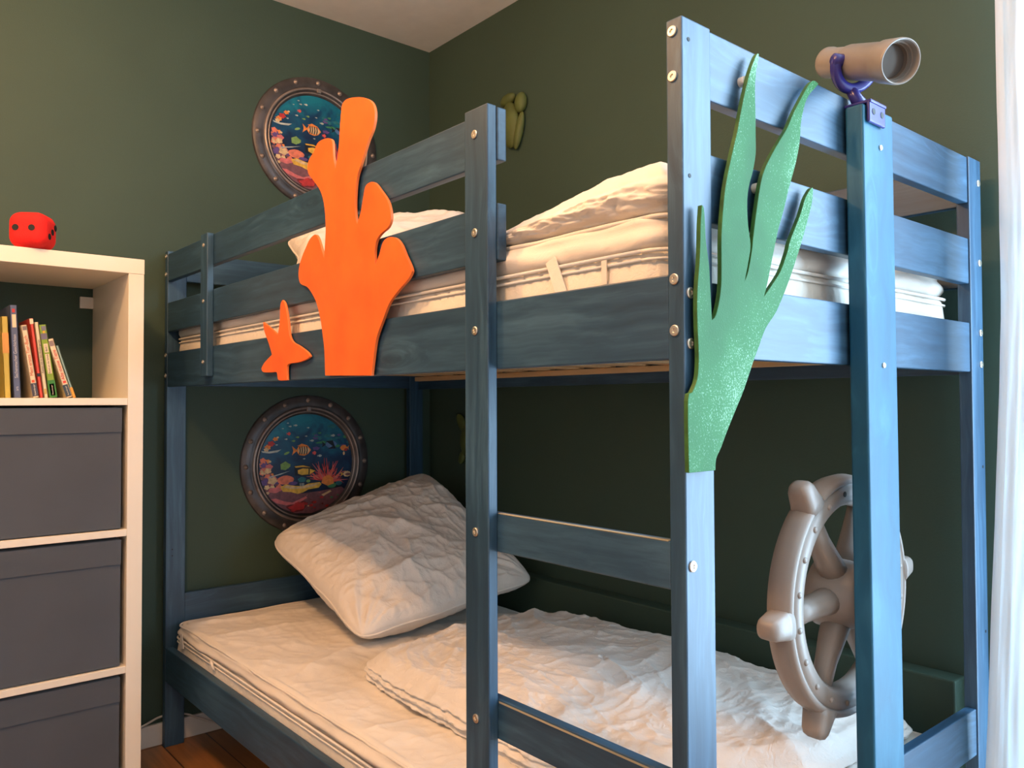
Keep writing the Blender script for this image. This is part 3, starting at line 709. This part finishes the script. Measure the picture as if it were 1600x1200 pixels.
# ------------------------------------------------------------------ portholes with aquarium picture
PALM = {}
def pm(name, col, rough=0.5):
    if name not in PALM: PALM[name] = plain('print_'+name, col, rough, var=0.22, scale=70)
    return PALM[name]
def water_mat():
    m, nt, b = newmat('print_deep_water')
    tc = nt.nodes.new('ShaderNodeTexCoord'); sp = nt.nodes.new('ShaderNodeSeparateXYZ'); nt.links.new(tc.outputs['Object'], sp.inputs[0])
    n = N(nt, 'ShaderNodeTexNoise', Scale=14.0, Detail=5.0, Distortion=0.8); nt.links.new(tc.outputs['Object'], n.inputs['Vector'])
    a = nt.nodes.new('ShaderNodeMath'); a.operation = 'MULTIPLY_ADD'; a.inputs[1].default_value = 2.4; a.inputs[2].default_value = 0.10
    nt.links.new(sp.outputs[2], a.inputs[0])
    a2 = nt.nodes.new('ShaderNodeMath'); a2.operation = 'MULTIPLY_ADD'; a2.inputs[1].default_value = .9; nt.links.new(n.outputs[0], a2.inputs[0]); nt.links.new(a.outputs[0], a2.inputs[2])
    r = ramp(nt, a2.outputs[0], [(0.2, (0.004, 0.008, 0.018)), (0.5, (0.004, 0.020, 0.075)), (0.72, (0.004, 0.060, 0.150)), (0.98, (0.004, 0.20, 0.30))])
    nt.links.new(r.outputs[0], b.inputs['Base Color']); b.inputs['Roughness'].default_value = 0.35
    return m
WATER = water_mat()
# picture elements: (material, layer, polygon in frame units -1..1)
ART = []
def E(x, y): return ((x-592)/487, -(y-607)/522)
def poly(mat, pts, layer=1): ART.append((mat, layer, [E(*p) for p in pts]))
def blob(mat, x, y, rx, ry, layer=1, rot=0, n=18, wob=0.0):
    c, s = math.cos(rot), math.sin(rot); rnd = random.Random(int(x*7+y*3))
    ph = rnd.random()*6
    poly(mat, [(x+c*rx*math.cos(a)*k-s*ry*math.sin(a)*k, y+s*rx*math.cos(a)*k+c*ry*math.sin(a)*k) for i in range(n) for a in (2*PI*i/n,) for k in (1+wob*math.sin(5*a+ph),)], layer)
def fish(mat, x, y, l, h, layer=3, flip=1, tail=None):
    poly(mat, [(x+flip*a*l, y+b*h) for a, b in ((-.55, 0), (-.3, -.42), (.1, -.5), (.4, -.34), (.62, 0), (.4, .34), (.1, .5), (-.3, .42))], layer)
    poly(tail or mat, [(x+flip*a*l, y+b*h) for a, b in ((-.45, 0), (-.85, -.42), (-.75, 0), (-.85, .42))], layer)
K = dict(pink=pm('pink', (.62, .16, .17)), salmon=pm('salmon', (.72, .20, .12)), orange=pm('orange', (.80, .26, .05)), yel=pm('yellow', (.80, .48, .06)),
         cream=pm('cream', (.72, .52, .28)), red=pm('red', (.50, .03, .03)), dred=pm('dark_red', (.16, .015, .018)), mauve=pm('mauve', (.20, .08, .10)),
         green=pm('green', (.05, .24, .10)), lgreen=pm('leaf_green', (.20, .36, .10)), blue=pm('pale_blue', (.10, .20, .42)), navy=pm('navy', (.006, .008, .02)),
         white=pm('pale_grey', (.45, .50, .48)), viol=pm('violet', (.13, .07, .26)), teal=pm('teal', (.02, .16, .20)), coral=pm('coral', (.74, .10, .09)))
for x, y, r in ((465, 320, 11), (505, 313, 14), (447, 295, 8), (600, 333, 9), (520, 403, 13), (490, 430, 13), (630, 432, 15), (435, 415, 11), (585, 397, 9), (410, 335, 7), (365, 455, 9), (570, 568, 9), (655, 525, 8), (690, 550, 17)):
    fish(K['white'] if r != 13 else K['lgreen'], x, y, r*1.5, r*1.1, 2)
fish(K['coral'], 455, 375, 22, 26, 2); fish(K['coral'], 648, 527, 22, 30, 2); fish(K['white'], 795, 398, 24, 20, 2); fish(K['teal'], 788, 327, 48, 34, 2)
fish(K['blue'], 775, 465, 84, 56, 3, 1, K['navy']); poly(K['navy'], [(735, 440), (790, 436), (815, 500), (750, 500), (790, 480)], 4)
fish(K['orange'], 880, 497, 50, 46, 3, -1); blob(K['red'], 895, 512, 14, 10, 4); blob(K['cream'], 880, 540, 8, 14, 3)
fish(K['cream'], 905, 703, 62, 46, 3, 1, K['yel']); blob(K['mauve'], 912, 706, 22, 9, 4)
# striped fish and long-finned yellow fish
fish(K['orange'], 560, 503, 98, 84, 3); blob(K['cream'], 566, 505, 44, 27, 4)
for k, x in enumerate((532, 549, 567, 585)): poly(K['navy'], [(x-2, 474), (x+5, 472), (x+10, 505), (x+4, 534), (x-3, 534), (x+2, 503)], 5)
poly(K['orange'], [(515, 470), (550, 452), (600, 470), (560, 470)], 3)
poly(K['navy'], [(495, 618), (560, 612), (625, 632), (662, 662), (622, 690), (560, 700), (498, 690)], 3)
poly(K['yel'], [(520, 652), (560, 640), (610, 646), (655, 663), (612, 688), (550, 690), (522, 678)], 4); poly(K['yel'], [(496, 622), (560, 617), (620, 636), (560, 630), (504, 632)], 4)
poly(K['navy'], [(602, 645), (612, 647), (610, 686), (600, 688)], 5)
# red branching coral
for k in range(40):
    a = math.radians(-172+4.2*k+5*math.sin(k*3.1)); ln = 104+36*math.sin(k*2.3); sx_ = 30*math.cos(a)
    bx, by = 745+sx_, 748+8*math.cos(a)
    bend = 14*math.sin(k*1.7)
    mx_, my_ = bx+math.cos(a)*ln*.5-math.sin(a)*bend, by+math.sin(a)*ln*.62+math.cos(a)*bend
    tx, ty = bx+math.cos(a)*ln, by+math.sin(a)*ln*1.3
    nx_, ny_ = -math.sin(a)*4.5, math.cos(a)*4.5
    poly([K['coral'], K['salmon'], K['red'], K['coral'], K['pink']][k % 5], [(bx-nx_, by-ny_), (bx+nx_, by+ny_), (mx_+nx_, my_+ny_), (tx+nx_*.3, ty+ny_*.3), (tx-nx_*.3, ty-ny_*.3), (mx_-nx_, my_-ny_)], 2+k % 3)
    if k % 2: poly(K['coral'], [(mx_-nx_, my_-ny_), (mx_+nx_, my_+ny_), (mx_+math.cos(a+.6)*ln*.34, my_+math.sin(a+.6)*ln*.4)], 4)
poly(K['orange'], [(700, 760), (715, 715), (760, 700), (790, 725), (800, 770), (750, 785)], 5)
# left coral wall
rnd = random.Random(3)
for k in range(46):
    y = 560+rnd.random()*250; x = 262+rnd.random()*(60+max(0, (y-640)*.5)); r = 10+rnd.random()*16
    blob(K[rnd.choice(['pink', 'salmon', 'salmon', 'cream', 'mauve', 'orange', 'viol'])], x, y, r, r*.85, 1+k % 3, wob=.15)
for x, y, r, c in ((300, 470, 22, 'orange'), (325, 445, 24, 'red'), (355, 412, 18, 'orange'), (372, 400, 9, 'cream'), (290, 488, 18, 'cream')): blob(K[c], x, y, r, r*.8, 2, wob=.2)
poly(K['white'], [(245, 492), (300, 503), (350, 497), (398, 490), (370, 510), (310, 516), (262, 508)], 4)
poly(K['white'], [(300, 690), (380, 672), (465, 652), (400, 675), (320, 696)], 4)
blob(K['lgreen'], 430, 612, 34, 24, 3, wob=.12); poly(K['lgreen'], [(392, 600), (430, 580), (466, 620), (430, 645), (395, 640)], 3); blob(K['lgreen'], 438, 520, 22, 9, 3, rot=-.4)
# reef floor
poly(K['mauve'], [(262, 780), (330, 770), (420, 800), (560, 830), (700, 820), (860, 800), (900, 830), (840, 910), (740, 960), (620, 985), (500, 975), (400, 930), (320, 880)], 1)
blob(K['salmon'], 430, 720, 62, 34, 3, wob=.03); blob(K['cream'], 335, 720, 34, 26, 3, wob=.15); blob(K['pink'], 350, 790, 46, 20, 4, wob=.1)
blob(K['viol'], 485, 748, 34, 14, 3); blob(K['teal'], 552, 725, 30, 20, 3, wob=.1); blob(K['lgreen'], 600, 738, 16, 12, 3)
poly(K['yel'], [(392, 770), (430, 752), (500, 768), (560, 775), (600, 758), (690, 752), (702, 770), (680, 795), (600, 802), (560, 822), (520, 830), (470, 812), (410, 805)], 4)
poly(K['cream'], [(410, 772), (440, 760), (520, 778), (600, 768), (690, 758), (640, 782), (560, 792), (470, 790)], 5)
for x in (535, 548, 560): poly(K['white'], [(x, 752), (x+7, 750), (x+8, 772), (x+1, 773)], 5)
blob(K['green'], 782, 782, 36, 22, 3); blob(K['teal'], 840, 770, 26, 18, 2); blob(K['salmon'], 815, 748, 22, 9, 3)
poly(K['pink'], [(318, 858), (360, 852), (420, 878), (480, 892), (560, 862), (640, 828), (700, 830), (600, 860), (520, 905), (430, 908), (360, 885)], 3)
poly(K['dred'], [(430, 920), (480, 890), (560, 885), (600, 905), (560, 960), (480, 972)], 2)
blob(K['red'], 520, 925, 64, 30, 3, rot=-.2, wob=.2); blob(K['mauve'], 640, 852, 52, 28, 3, wob=.1); poly(K['cream'], [(700, 850), (770, 820), (782, 830), (720, 860)], 3); blob(K['mauve'], 735, 890, 40, 16, 2)
for k in range(30):
    blob(K[rnd.choice(['mauve', 'dred', 'viol', 'cream', 'green', 'red'])], 560+rnd.random()*280, 850+rnd.random()*100-.0, 6+rnd.random()*11, 5+rnd.random()*7, 2, wob=.2)
for k in range(24): blob(K[rnd.choice(['teal', 'green', 'viol'])], 640+rnd.random()*280, 370+rnd.random()*130, 10+rnd.random()*20, 6+rnd.random()*8, 1, wob=.2)
def porthole(label, cy, cz, ry, rz):
    root = thing('porthole_decoration', label, 'wall decoration', (XL, cy, cz), 'aquarium portholes on the wall above each bunk')
    def ring(name, prof, mat):
        bm = bmesh.new(); lathe(bm, prof, (0, 0, 0), (1, 0, 0), 96)
        for v in bm.verts: v.co.y *= ry; v.co.z *= rz
        return link_mesh(name, bm, mat, root, smooth=True)
    ring('frame', [(0, 1.0), (.006, .995), (.009, .985), (.010, .86), (.009, .84), (.013, .825), (.015, .81), (.0145, .795), (.010, .785), (.009, .76), (.006, .735), (.002, .725), (0, .725)], FRAME)
    ring('inner_rim', [(.0135, .832), (.0165, .822), (.0168, .808), (.0145, .798)], FRAME_L)
    ring('inner_rim', [(.009, .772), (.011, .765), (.011, .757), (.009, .750)], FRAME_L)
    for k in range(16):
        a = 2*PI*k/16+PI/2; bm = bmesh.new(); lathe(bm, [(0, .0086), (.0015, .0086), (.0018, .0070), (.0055, .0052), (.0072, .0025), (.0074, 0)], (.0098, math.cos(a)*.925*ry, math.sin(a)*.925*rz), (1, 0, 0), 16)
        link_mesh('rivet', bm, FRAME_L, root, smooth=True)
    for s in (1, -1):
        link_mesh('clasp', box_bm(.012, .019, -.008, .008, s*.80*rz-.008, s*.80*rz+.008), FRAME_L, root, bev=.002)
    bm = bmesh.new(); lathe(bm, [(.0022, .74), (.0022, 0)], (0, 0, 0), (1, 0, 0), 96)
    for v in bm.verts: v.co.y *= ry; v.co.z *= rz
    pic = link_mesh('picture', bm, WATER, root)
    bm = bmesh.new(); mats = []; 
    for i, (m, layer, pts) in enumerate(ART):
        if m not in mats: mats.append(m)
        q = [(p[0]*min(1, .728/max(.001, math.hypot(*p))), p[1]*min(1, .728/max(.001, math.hypot(*p)))) for p in pts]
        vs = [bm.verts.new((.0024+layer*.00022+i*.0000008, a*ry, b*rz)) for a, b in q]
        f = bm.faces.new(vs); f.material_index = mats.index(m)
        f.normal_update()
        if f.normal.x < 0: f.normal_flip()
    bmesh.ops.triangulate(bm, faces=bm.faces[:])
    o = link_mesh('reef_print', bm, mats, pic, smooth='keep')
    for p in o.data.polygons: p.use_smooth = False
porthole('round bronze porthole picture of a reef, high on the wall above the upper bunk', 0.5400, 2.0370, 0.2480, 0.2420)
porthole('round bronze porthole picture of a reef, low on the wall above the lower bunk pillow', 0.5030, 0.8650, 0.2490, 0.2480)

# ------------------------------------------------------------------ turtles on the back wall
def turtle(label, cx, cz, s, ang):
    root = thing('turtle_decoration', label, 'wall decoration', (cx, YB, cz))
    rot = Matrix.Rotation(ang, 3, 'Y')
    def part(name, x, z, rx, ry, rz, a=0, y=-.012):
        bm = bmesh.new(); p = rot @ Vector((x*s, 0, z*s)); p.y = y
        ellipsoid(bm, p, (rx*s, ry, rz*s), rot @ Matrix.Rotation(a, 3, 'Y')); return link_mesh(name, bm, TURTLE, root, smooth=True)
    part('shell', 0, 0, .062, .020, .078)
    part('head', .012, .108, .030, .020, .036)
    part('flipper', -.060, .070, .026, .012, .052, -.8); part('flipper', .066, .050, .024, .012, .058, .35)
    part('flipper', -.045, -.080, .020, .010, .036, .5); part('flipper', .045, -.080, .020, .010, .036, -.5)
def turtle_big():
    # lobed shape as seen above the bed: two round lobes on top, curved body and one long side flipper
    root = thing('turtle_decoration', 'olive green turtle shape on the wall above the upper bunk, behind the ladder post', 'wall decoration', (0.515, YB, 2.085))
    def part(name, dx, dz, rx, ry, rz, a=0, y=-.014):
        bm = bmesh.new(); ellipsoid(bm, (dx, y, dz), (rx, ry, rz), Matrix.Rotation(a, 3, 'Y')); return link_mesh(name, bm, TURTLE, root, smooth=True)
    part('shell', -.005, -.010, .045, .022, .085, -.10)
    part('head', .052, .055, .026, .020, .036, .15)
    part('flipper', -.018, .085, .040, .016, .020, -.15)
    part('flipper', .042, -.042, .018, .014, .066, .30)
    part('flipper', -.065, .02, .022, .012, .055, -.3)
turtle_big()
turtle('olive green turtle shape on the wall inside the lower bunk, half behind the ladder post', 0.260, 0.940, 0.85, 0.1)

# ------------------------------------------------------------------ storage shelf, boxes, die, books
SX0, SX1 = XL+.001, 0.372; SY0, SY1 = -0.588, -0.1665
sh = thing('shelf_unit', 'tall cream cube shelf with grey fabric boxes beside the bunk bed', 'shelf', ((SX0+SX1)/2, (SY0+SY1)/2, 0))
def sp(name, x0, x1, y0, y1, z0, z1, mat=SHELF, bev=.0012):
    o = box(name, x0, x1, y0, y1, z0, z1, mat, None, bev); o.parent = sh; o.location = -sh.location; return o
sp('top_panel', SX0, SX1+.001, SY0, SY1, 1.4358, 1.4765)
sp('side_panel', SX0, SX1, SY1-.0400, SY1-.0006, 0, 1.4358); sp('side_panel', SX0, SX1, SY0+.0006, SY0+.0400, 0, 1.4358)
for z0, z1 in ((1.0803, 1.0992), (0.7300, 0.7484), (0.3660, 0.3840)): sp('shelf_board', SX0, SX1-.001, SY0+.04, SY1-.04, z0, z1)
sp('bottom_panel', SX0, SX1, SY0+.04, SY1-.04, 0, .039)
br = sp('wall_bracket', SX0+.001, SX0+.012, -.2440, -.2065, 1.3740, 1.4090, WHITE_TRIM)
def storage_box(label, z0, zt):
    x0, x1, y0, y1 = SX0+.012, 0.3620, -.5400, -.2180
    root = thing('storage_box', label, 'box', ((x0+x1)/2, (y0+y1)/2, z0), 'grey fabric boxes in the cube shelf')
    o_ = root.location
    h = zt-z0
    bm = bmesh.new(); nx, nzv = 24, 24; hx, hy = (x1-x0)/2, (y1-y0)/2
    box_bm(-hx, hx-.0012, -hy, hy, 0.001, h, bm)
    b = link_mesh('body', bm, BOX, root, bev=.004, seg=3)
    # softly sagging front panel
    bm = bmesh.new(); g = {}
    for i in range(nx+1):
        for j in range(nzv+1):
            y = -hy+.002+(2*hy-.004)*i/nx; z = .003+(h-.006)*j/nzv
            e = math.sin(PI*i/nx)*math.sin(PI*j/nzv)
            g[i, j] = bm.verts.new((hx-.001+.0022*nz(y*7, z*7, z0*9)*e+.0012, y, z))
    for i in range(nx):
        for j in range(nzv): bm.faces.new((g[i, j], g[i+1, j], g[i+1, j+1], g[i, j+1]))
    link_mesh('front_panel', bm, BOX, root, smooth=True)
    bm = bmesh.new(); g = {}
    for i in range(nx+1):
        for j in range(9):
            y = -hy+.001+(2*hy-.002)*i/nx; z = h-.066+(.065)*j/8
            g[i, j] = bm.verts.new((hx+.0036+.0012*nz(y*9, z*20, z0*5+2), y, z))
            g[i, j, 1] = bm.verts.new((hx-.002, y, z))
    for i in range(nx):
        for j in range(8): bm.faces.new((g[i, j], g[i+1, j], g[i+1, j+1], g[i, j+1]))
        bm.faces.new((g[i, 0], g[i+1, 0], g[i+1, 0, 1], g[i, 0, 1])); bm.faces.new((g[i, 8], g[i+1, 8], g[i+1, 8, 1], g[i, 8, 1]))
    link_mesh('rim_band', bm, BOX, root, smooth=False)
storage_box('grey fabric box right below the books, top of three', 1.0803-.335+.0035, 1.0803-.0060)
storage_box('grey fabric box in the middle of three in the cube shelf', 0.3845, 0.7300-.0080)
storage_box('grey fabric box lowest of three in the cube shelf', 0.0395, 0.3660-.0080)
def die():
    s = .0455
    bm = bmesh.new(); bmesh.ops.create_cube(bm, size=2*s); bmesh.ops.subdivide_edges(bm, edges=bm.edges[:], cuts=11, use_grid_fill=True)
    for v in bm.verts:
        r = .028; q = Vector([math.copysign(min(abs(c), s-r), c) for c in v.co]); d = v.co-q
        if d.length > 1e-9: v.co = q+d.normalized()*r*(1+.0)
    o = link_mesh('foam_die', bm, RED, smooth=True); o.location = (0.345, -.428, 1.4765+s+.0003); o.rotation_euler = (0, 0, math.radians(-33.6))
    tag(o, 'red foam die with black dots on top of the cube shelf', 'die')
    def pip(p, n):
        bm = bmesh.new(); lathe(bm, [(0, .0080), (.0005, .0080), (.0005, 0)], p, n, 18); link_mesh('dot', bm, BLACK, o)
    for y in (-.021, .017): pip((s, y, .002), (1, 0, 0))
    for q in (-1, 0, 1): pip((-q*.016-.004, s, q*.014), (0, 1, 0))
die()
def book(label, y0, w, h, d, lean, col, bands=(), title=None, tcol=(0.02, .02, .03), tz=.5, ts=.012, xf=.325, z0=1.0994):
    """standing book, spine towards the room, leaning towards the bed or the wall"""
    root = thing('book', label, 'book', (xf-d/2, y0, z0), 'books leaning in the top compartment of the cube shelf')
    root.rotation_euler = (lean, 0, 0)
    cm = plain('cover', col, .4, var=.05)
    bm = box_bm(-d/2, d/2, 0, .0022, 0, h); box_bm(-d/2, d/2, w-.0022, w, 0, h, bm); box_bm(d/2-.0022, d/2, 0, w, 0, h, bm)
    link_mesh('cover', bm, cm, root, bev=.0006)
    link_mesh('pages', box_bm(-d/2+.003, d/2-.0022, .0022, w-.0022, .003, h-.003), PAPER, root)
    for a, b, c, *k in bands:
        lo, hi = (k[0], k[1]) if k else (0.0, 1.0)
        link_mesh('spine_patch', box_bm(d/2-.0005, d/2+.0004, w*lo+.0002, w*hi-.0002, a*h, b*h), plain('patch', c, .4, var=.04), root)
    if title:
        for txt, z, size, c, yc in (title if isinstance(title, list) else [title]):
            cu = bpy.data.curves.new('spine_title', 'FONT'); cu.body = txt; cu.size = size; cu.extrude = .00015; cu.align_x = 'CENTER'; cu.align_y = 'CENTER'
            cu.materials.append(plain('ink', c, .5, var=.02))
            tmp = bpy.data.objects.new('spine_title', cu); C.objects.link(tmp)
            dg = bpy.context.evaluated_depsgraph_get(); me = bpy.data.meshes.new_from_object(tmp.evaluated_get(dg))
            bpy.data.objects.remove(tmp); t = bpy.data.objects.new('spine_title', me); C.objects.link(t); t.parent = root
            if not me.materials: me.materials.append(plain('ink', c, .5, var=.02))
            # text reads up the spine, facing +X
            R_ = Matrix(((0, 0, 1), (0, -1, 0), (1, 0, 0))).transposed()
            t.matrix_local = Matrix.Translation((d/2+.0006, w*yc, z*h)) @ Matrix(((0, 0, 1, 0), (0, -1, 0, 0), (1, 0, 0, 0), (0, 0, 0, 1)))
WH, CRM = (.70, .66, .56), (.72, .60, .40)
# leaning angle: the foot of each book lies further towards the bed than its head
book('thick yellow book at the left end of the row on the shelf', -.4830, .0145, .205, .16, .045, (.52, .40, .06), [(.55, .8, (.62, .30, .06))])
book('tall slate blue book with white lettering on its spine', -.4630, .0165, .235, .17, .05, (.085, .11, .20), [(.76, .90, CRM, .25, .8), (.92, .96, (.5, .03, .02), .3, .7)],
     [('Sachenmacher Geschichten', .45, .0100, (.55, .55, .6), .5), ('ars', .10, .009, (.5, .5, .55), .5)])
book('white spined book with orange lettering next to the slate blue one', -.4210, .0140, .187, .16, .155, CRM, [(.02, .20, (.05, .05, .07)), (.93, .985, (.20, .16, .15), .2, .85), (.21, .245, (.75, .10, .03), .25, .75)],
     [('Mein erstes Tier-Buch', .58, .0115, (.62, .12, .03), .5), ('Ravensburger', .11, .0052, WH, .5)])
book('thin red book with a pale top corner', -.4055, .0085, .205, .15, .125, (.62, .06, .03), [(.93, .995, CRM), (.27, .31, (.02, .01, .01))])
book('thin cream book with small dark lettering, right of the red one', -.3955, .0095, .196, .15, .125, CRM, [(.05, .12, (.5, .35, .08), .2, .8)],
     [('Komm mit in den Kindergarten', .55, .0068, (.10, .09, .08), .5)])
book('green book with a white title panel and small cartoon motifs near its top', -.3830, .0180, .190, .16, .145, (.22, .34, .02), [(.0, .24, (.04, .20, .02)), (.33, .60, CRM, .25, .8), (.62, .74, CRM, .25, .8), (.03, .19, (.03, .05, .06), .2, .8), (.80, .88, (.16, .14, .20), .1, .9), (.92, .98, (.16, .16, .22), .3, .9), (.885, .915, (.75, .42, .03), .4, .7)],
     [('Rund um die Schule', .465, .0062, (.04, .04, .04), .52), ('Band 1', .68, .0062, (.04, .04, .04), .52), ('Ravensburger', .11, .0045, WH, .5)])
book('white spined book with red lettering leaning furthest to the right', -.3440, .0150, .158, .15, .30, CRM, [(.02, .22, (.03, .05, .07), .0, .85), (.88, .97, (.25, .18, .16), .15, .85), (.245, .285, (.72, .06, .03), .25, .75)],
     [('Alle meine Tiere', .56, .0120, (.62, .05, .03), .5), ('Ravensburger', .12, .0045, WH, .45)])
book('thin pale blue book with an orange foot, last on the right', -.3285, .0065, .142, .15, .300, (.28, .42, .38), [(.0, .2, (.78, .32, .03))])

# ------------------------------------------------------------------ cable and curtain
bm = bmesh.new(); pts = []
for (x, y, z) in ((-.012, -.155, .058), (-.006, -.12, .064), (.0005, -.06, .075), (-.010, .0, .088), (-.008, .07, .080), (.002, .11, .060), (.016, .16, .036), (.026, .21, .018), (.040, .28, .0065), (.07, .36, .0050), (.10, .45, .0050)): pts.append(Vector((x, y, z)))
sm = []
for i in range(len(pts)-1):
    p0, p1, p2, p3 = pts[max(0, i-1)], pts[i], pts[i+1], pts[min(len(pts)-1, i+2)]
    for j in range(6):
        t = j/6; sm.append(.5*((2*p1)+(p2-p0)*t+(2*p0-5*p1+4*p2-p3)*t*t+(3*p1-p0-3*p2+p3)*t**3))
tube(bm, sm, .0034, 10); tag(link_mesh('power_cable', bm, CABLE, smooth=True), 'white power cable running over the white baseboard under the bed', 'cable')

def curtain():
    bm = bmesh.new(); nx, nzv = 150, 70; g = {}
    prof = [(0.02, 2.070), (.37, 2.0785), (.745, 2.0970), (1.09, 2.1136), (1.24, 2.1190), (1.485, 2.1200), (1.86, 2.1183), (2.46, 2.118)]
    def xl(z):
        for (a, xa), (b, xb) in zip(prof, prof[1:]):
            if z <= b: return xa+(xb-xa)*max(0, (z-a)/(b-a))
        return prof[-1][1]
    def P(i, j):
        z = .02+(2.44)*j/nzv; s = i/nx
        x = xl(z)+s*.24
        y = .900+.016*(1-math.cos(s*2*PI*3.2))*min(1, s*3)*.6+.008*nz(s*5, z*1.2, 3)*min(1, s*8)+.003*nz(s*18, z*5, 6)
        return x+.004*math.sin(s*2*PI*3.2+1)*min(1, s*6), y, z
    for i in range(nx+1):
        for j in range(nzv+1): g[i, j] = bm.verts.new(P(i, j))
    for i in range(nx):
        for j in range(nzv): bm.faces.new((g[i, j], g[i+1, j], g[i+1, j+1], g[i, j+1]))
    o = link_mesh('curtain', bm, CURT, smooth=True); sd = o.modifiers.new('s', 'SOLIDIFY'); sd.thickness = .0012
    tag(o, 'white curtain hanging beside the foot end of the bed', 'curtain')
    bm = bmesh.new(); a = {}
    for j in range(nzv+1):
        for i in range(5):
            x, y, z = P(i, j); x = xl(z)-.0006+i*.0036
            a[i, j] = bm.verts.new((x, P(i, j)[1]-.0022-(.0012 if 0 < i < 4 else 0), z))
    for j in range(nzv):
        for i in range(4): bm.faces.new((a[i, j], a[i+1, j], a[i+1, j+1], a[i, j+1]))
    h = link_mesh('side_hem', bm, CURT, o, smooth=True)
curtain()
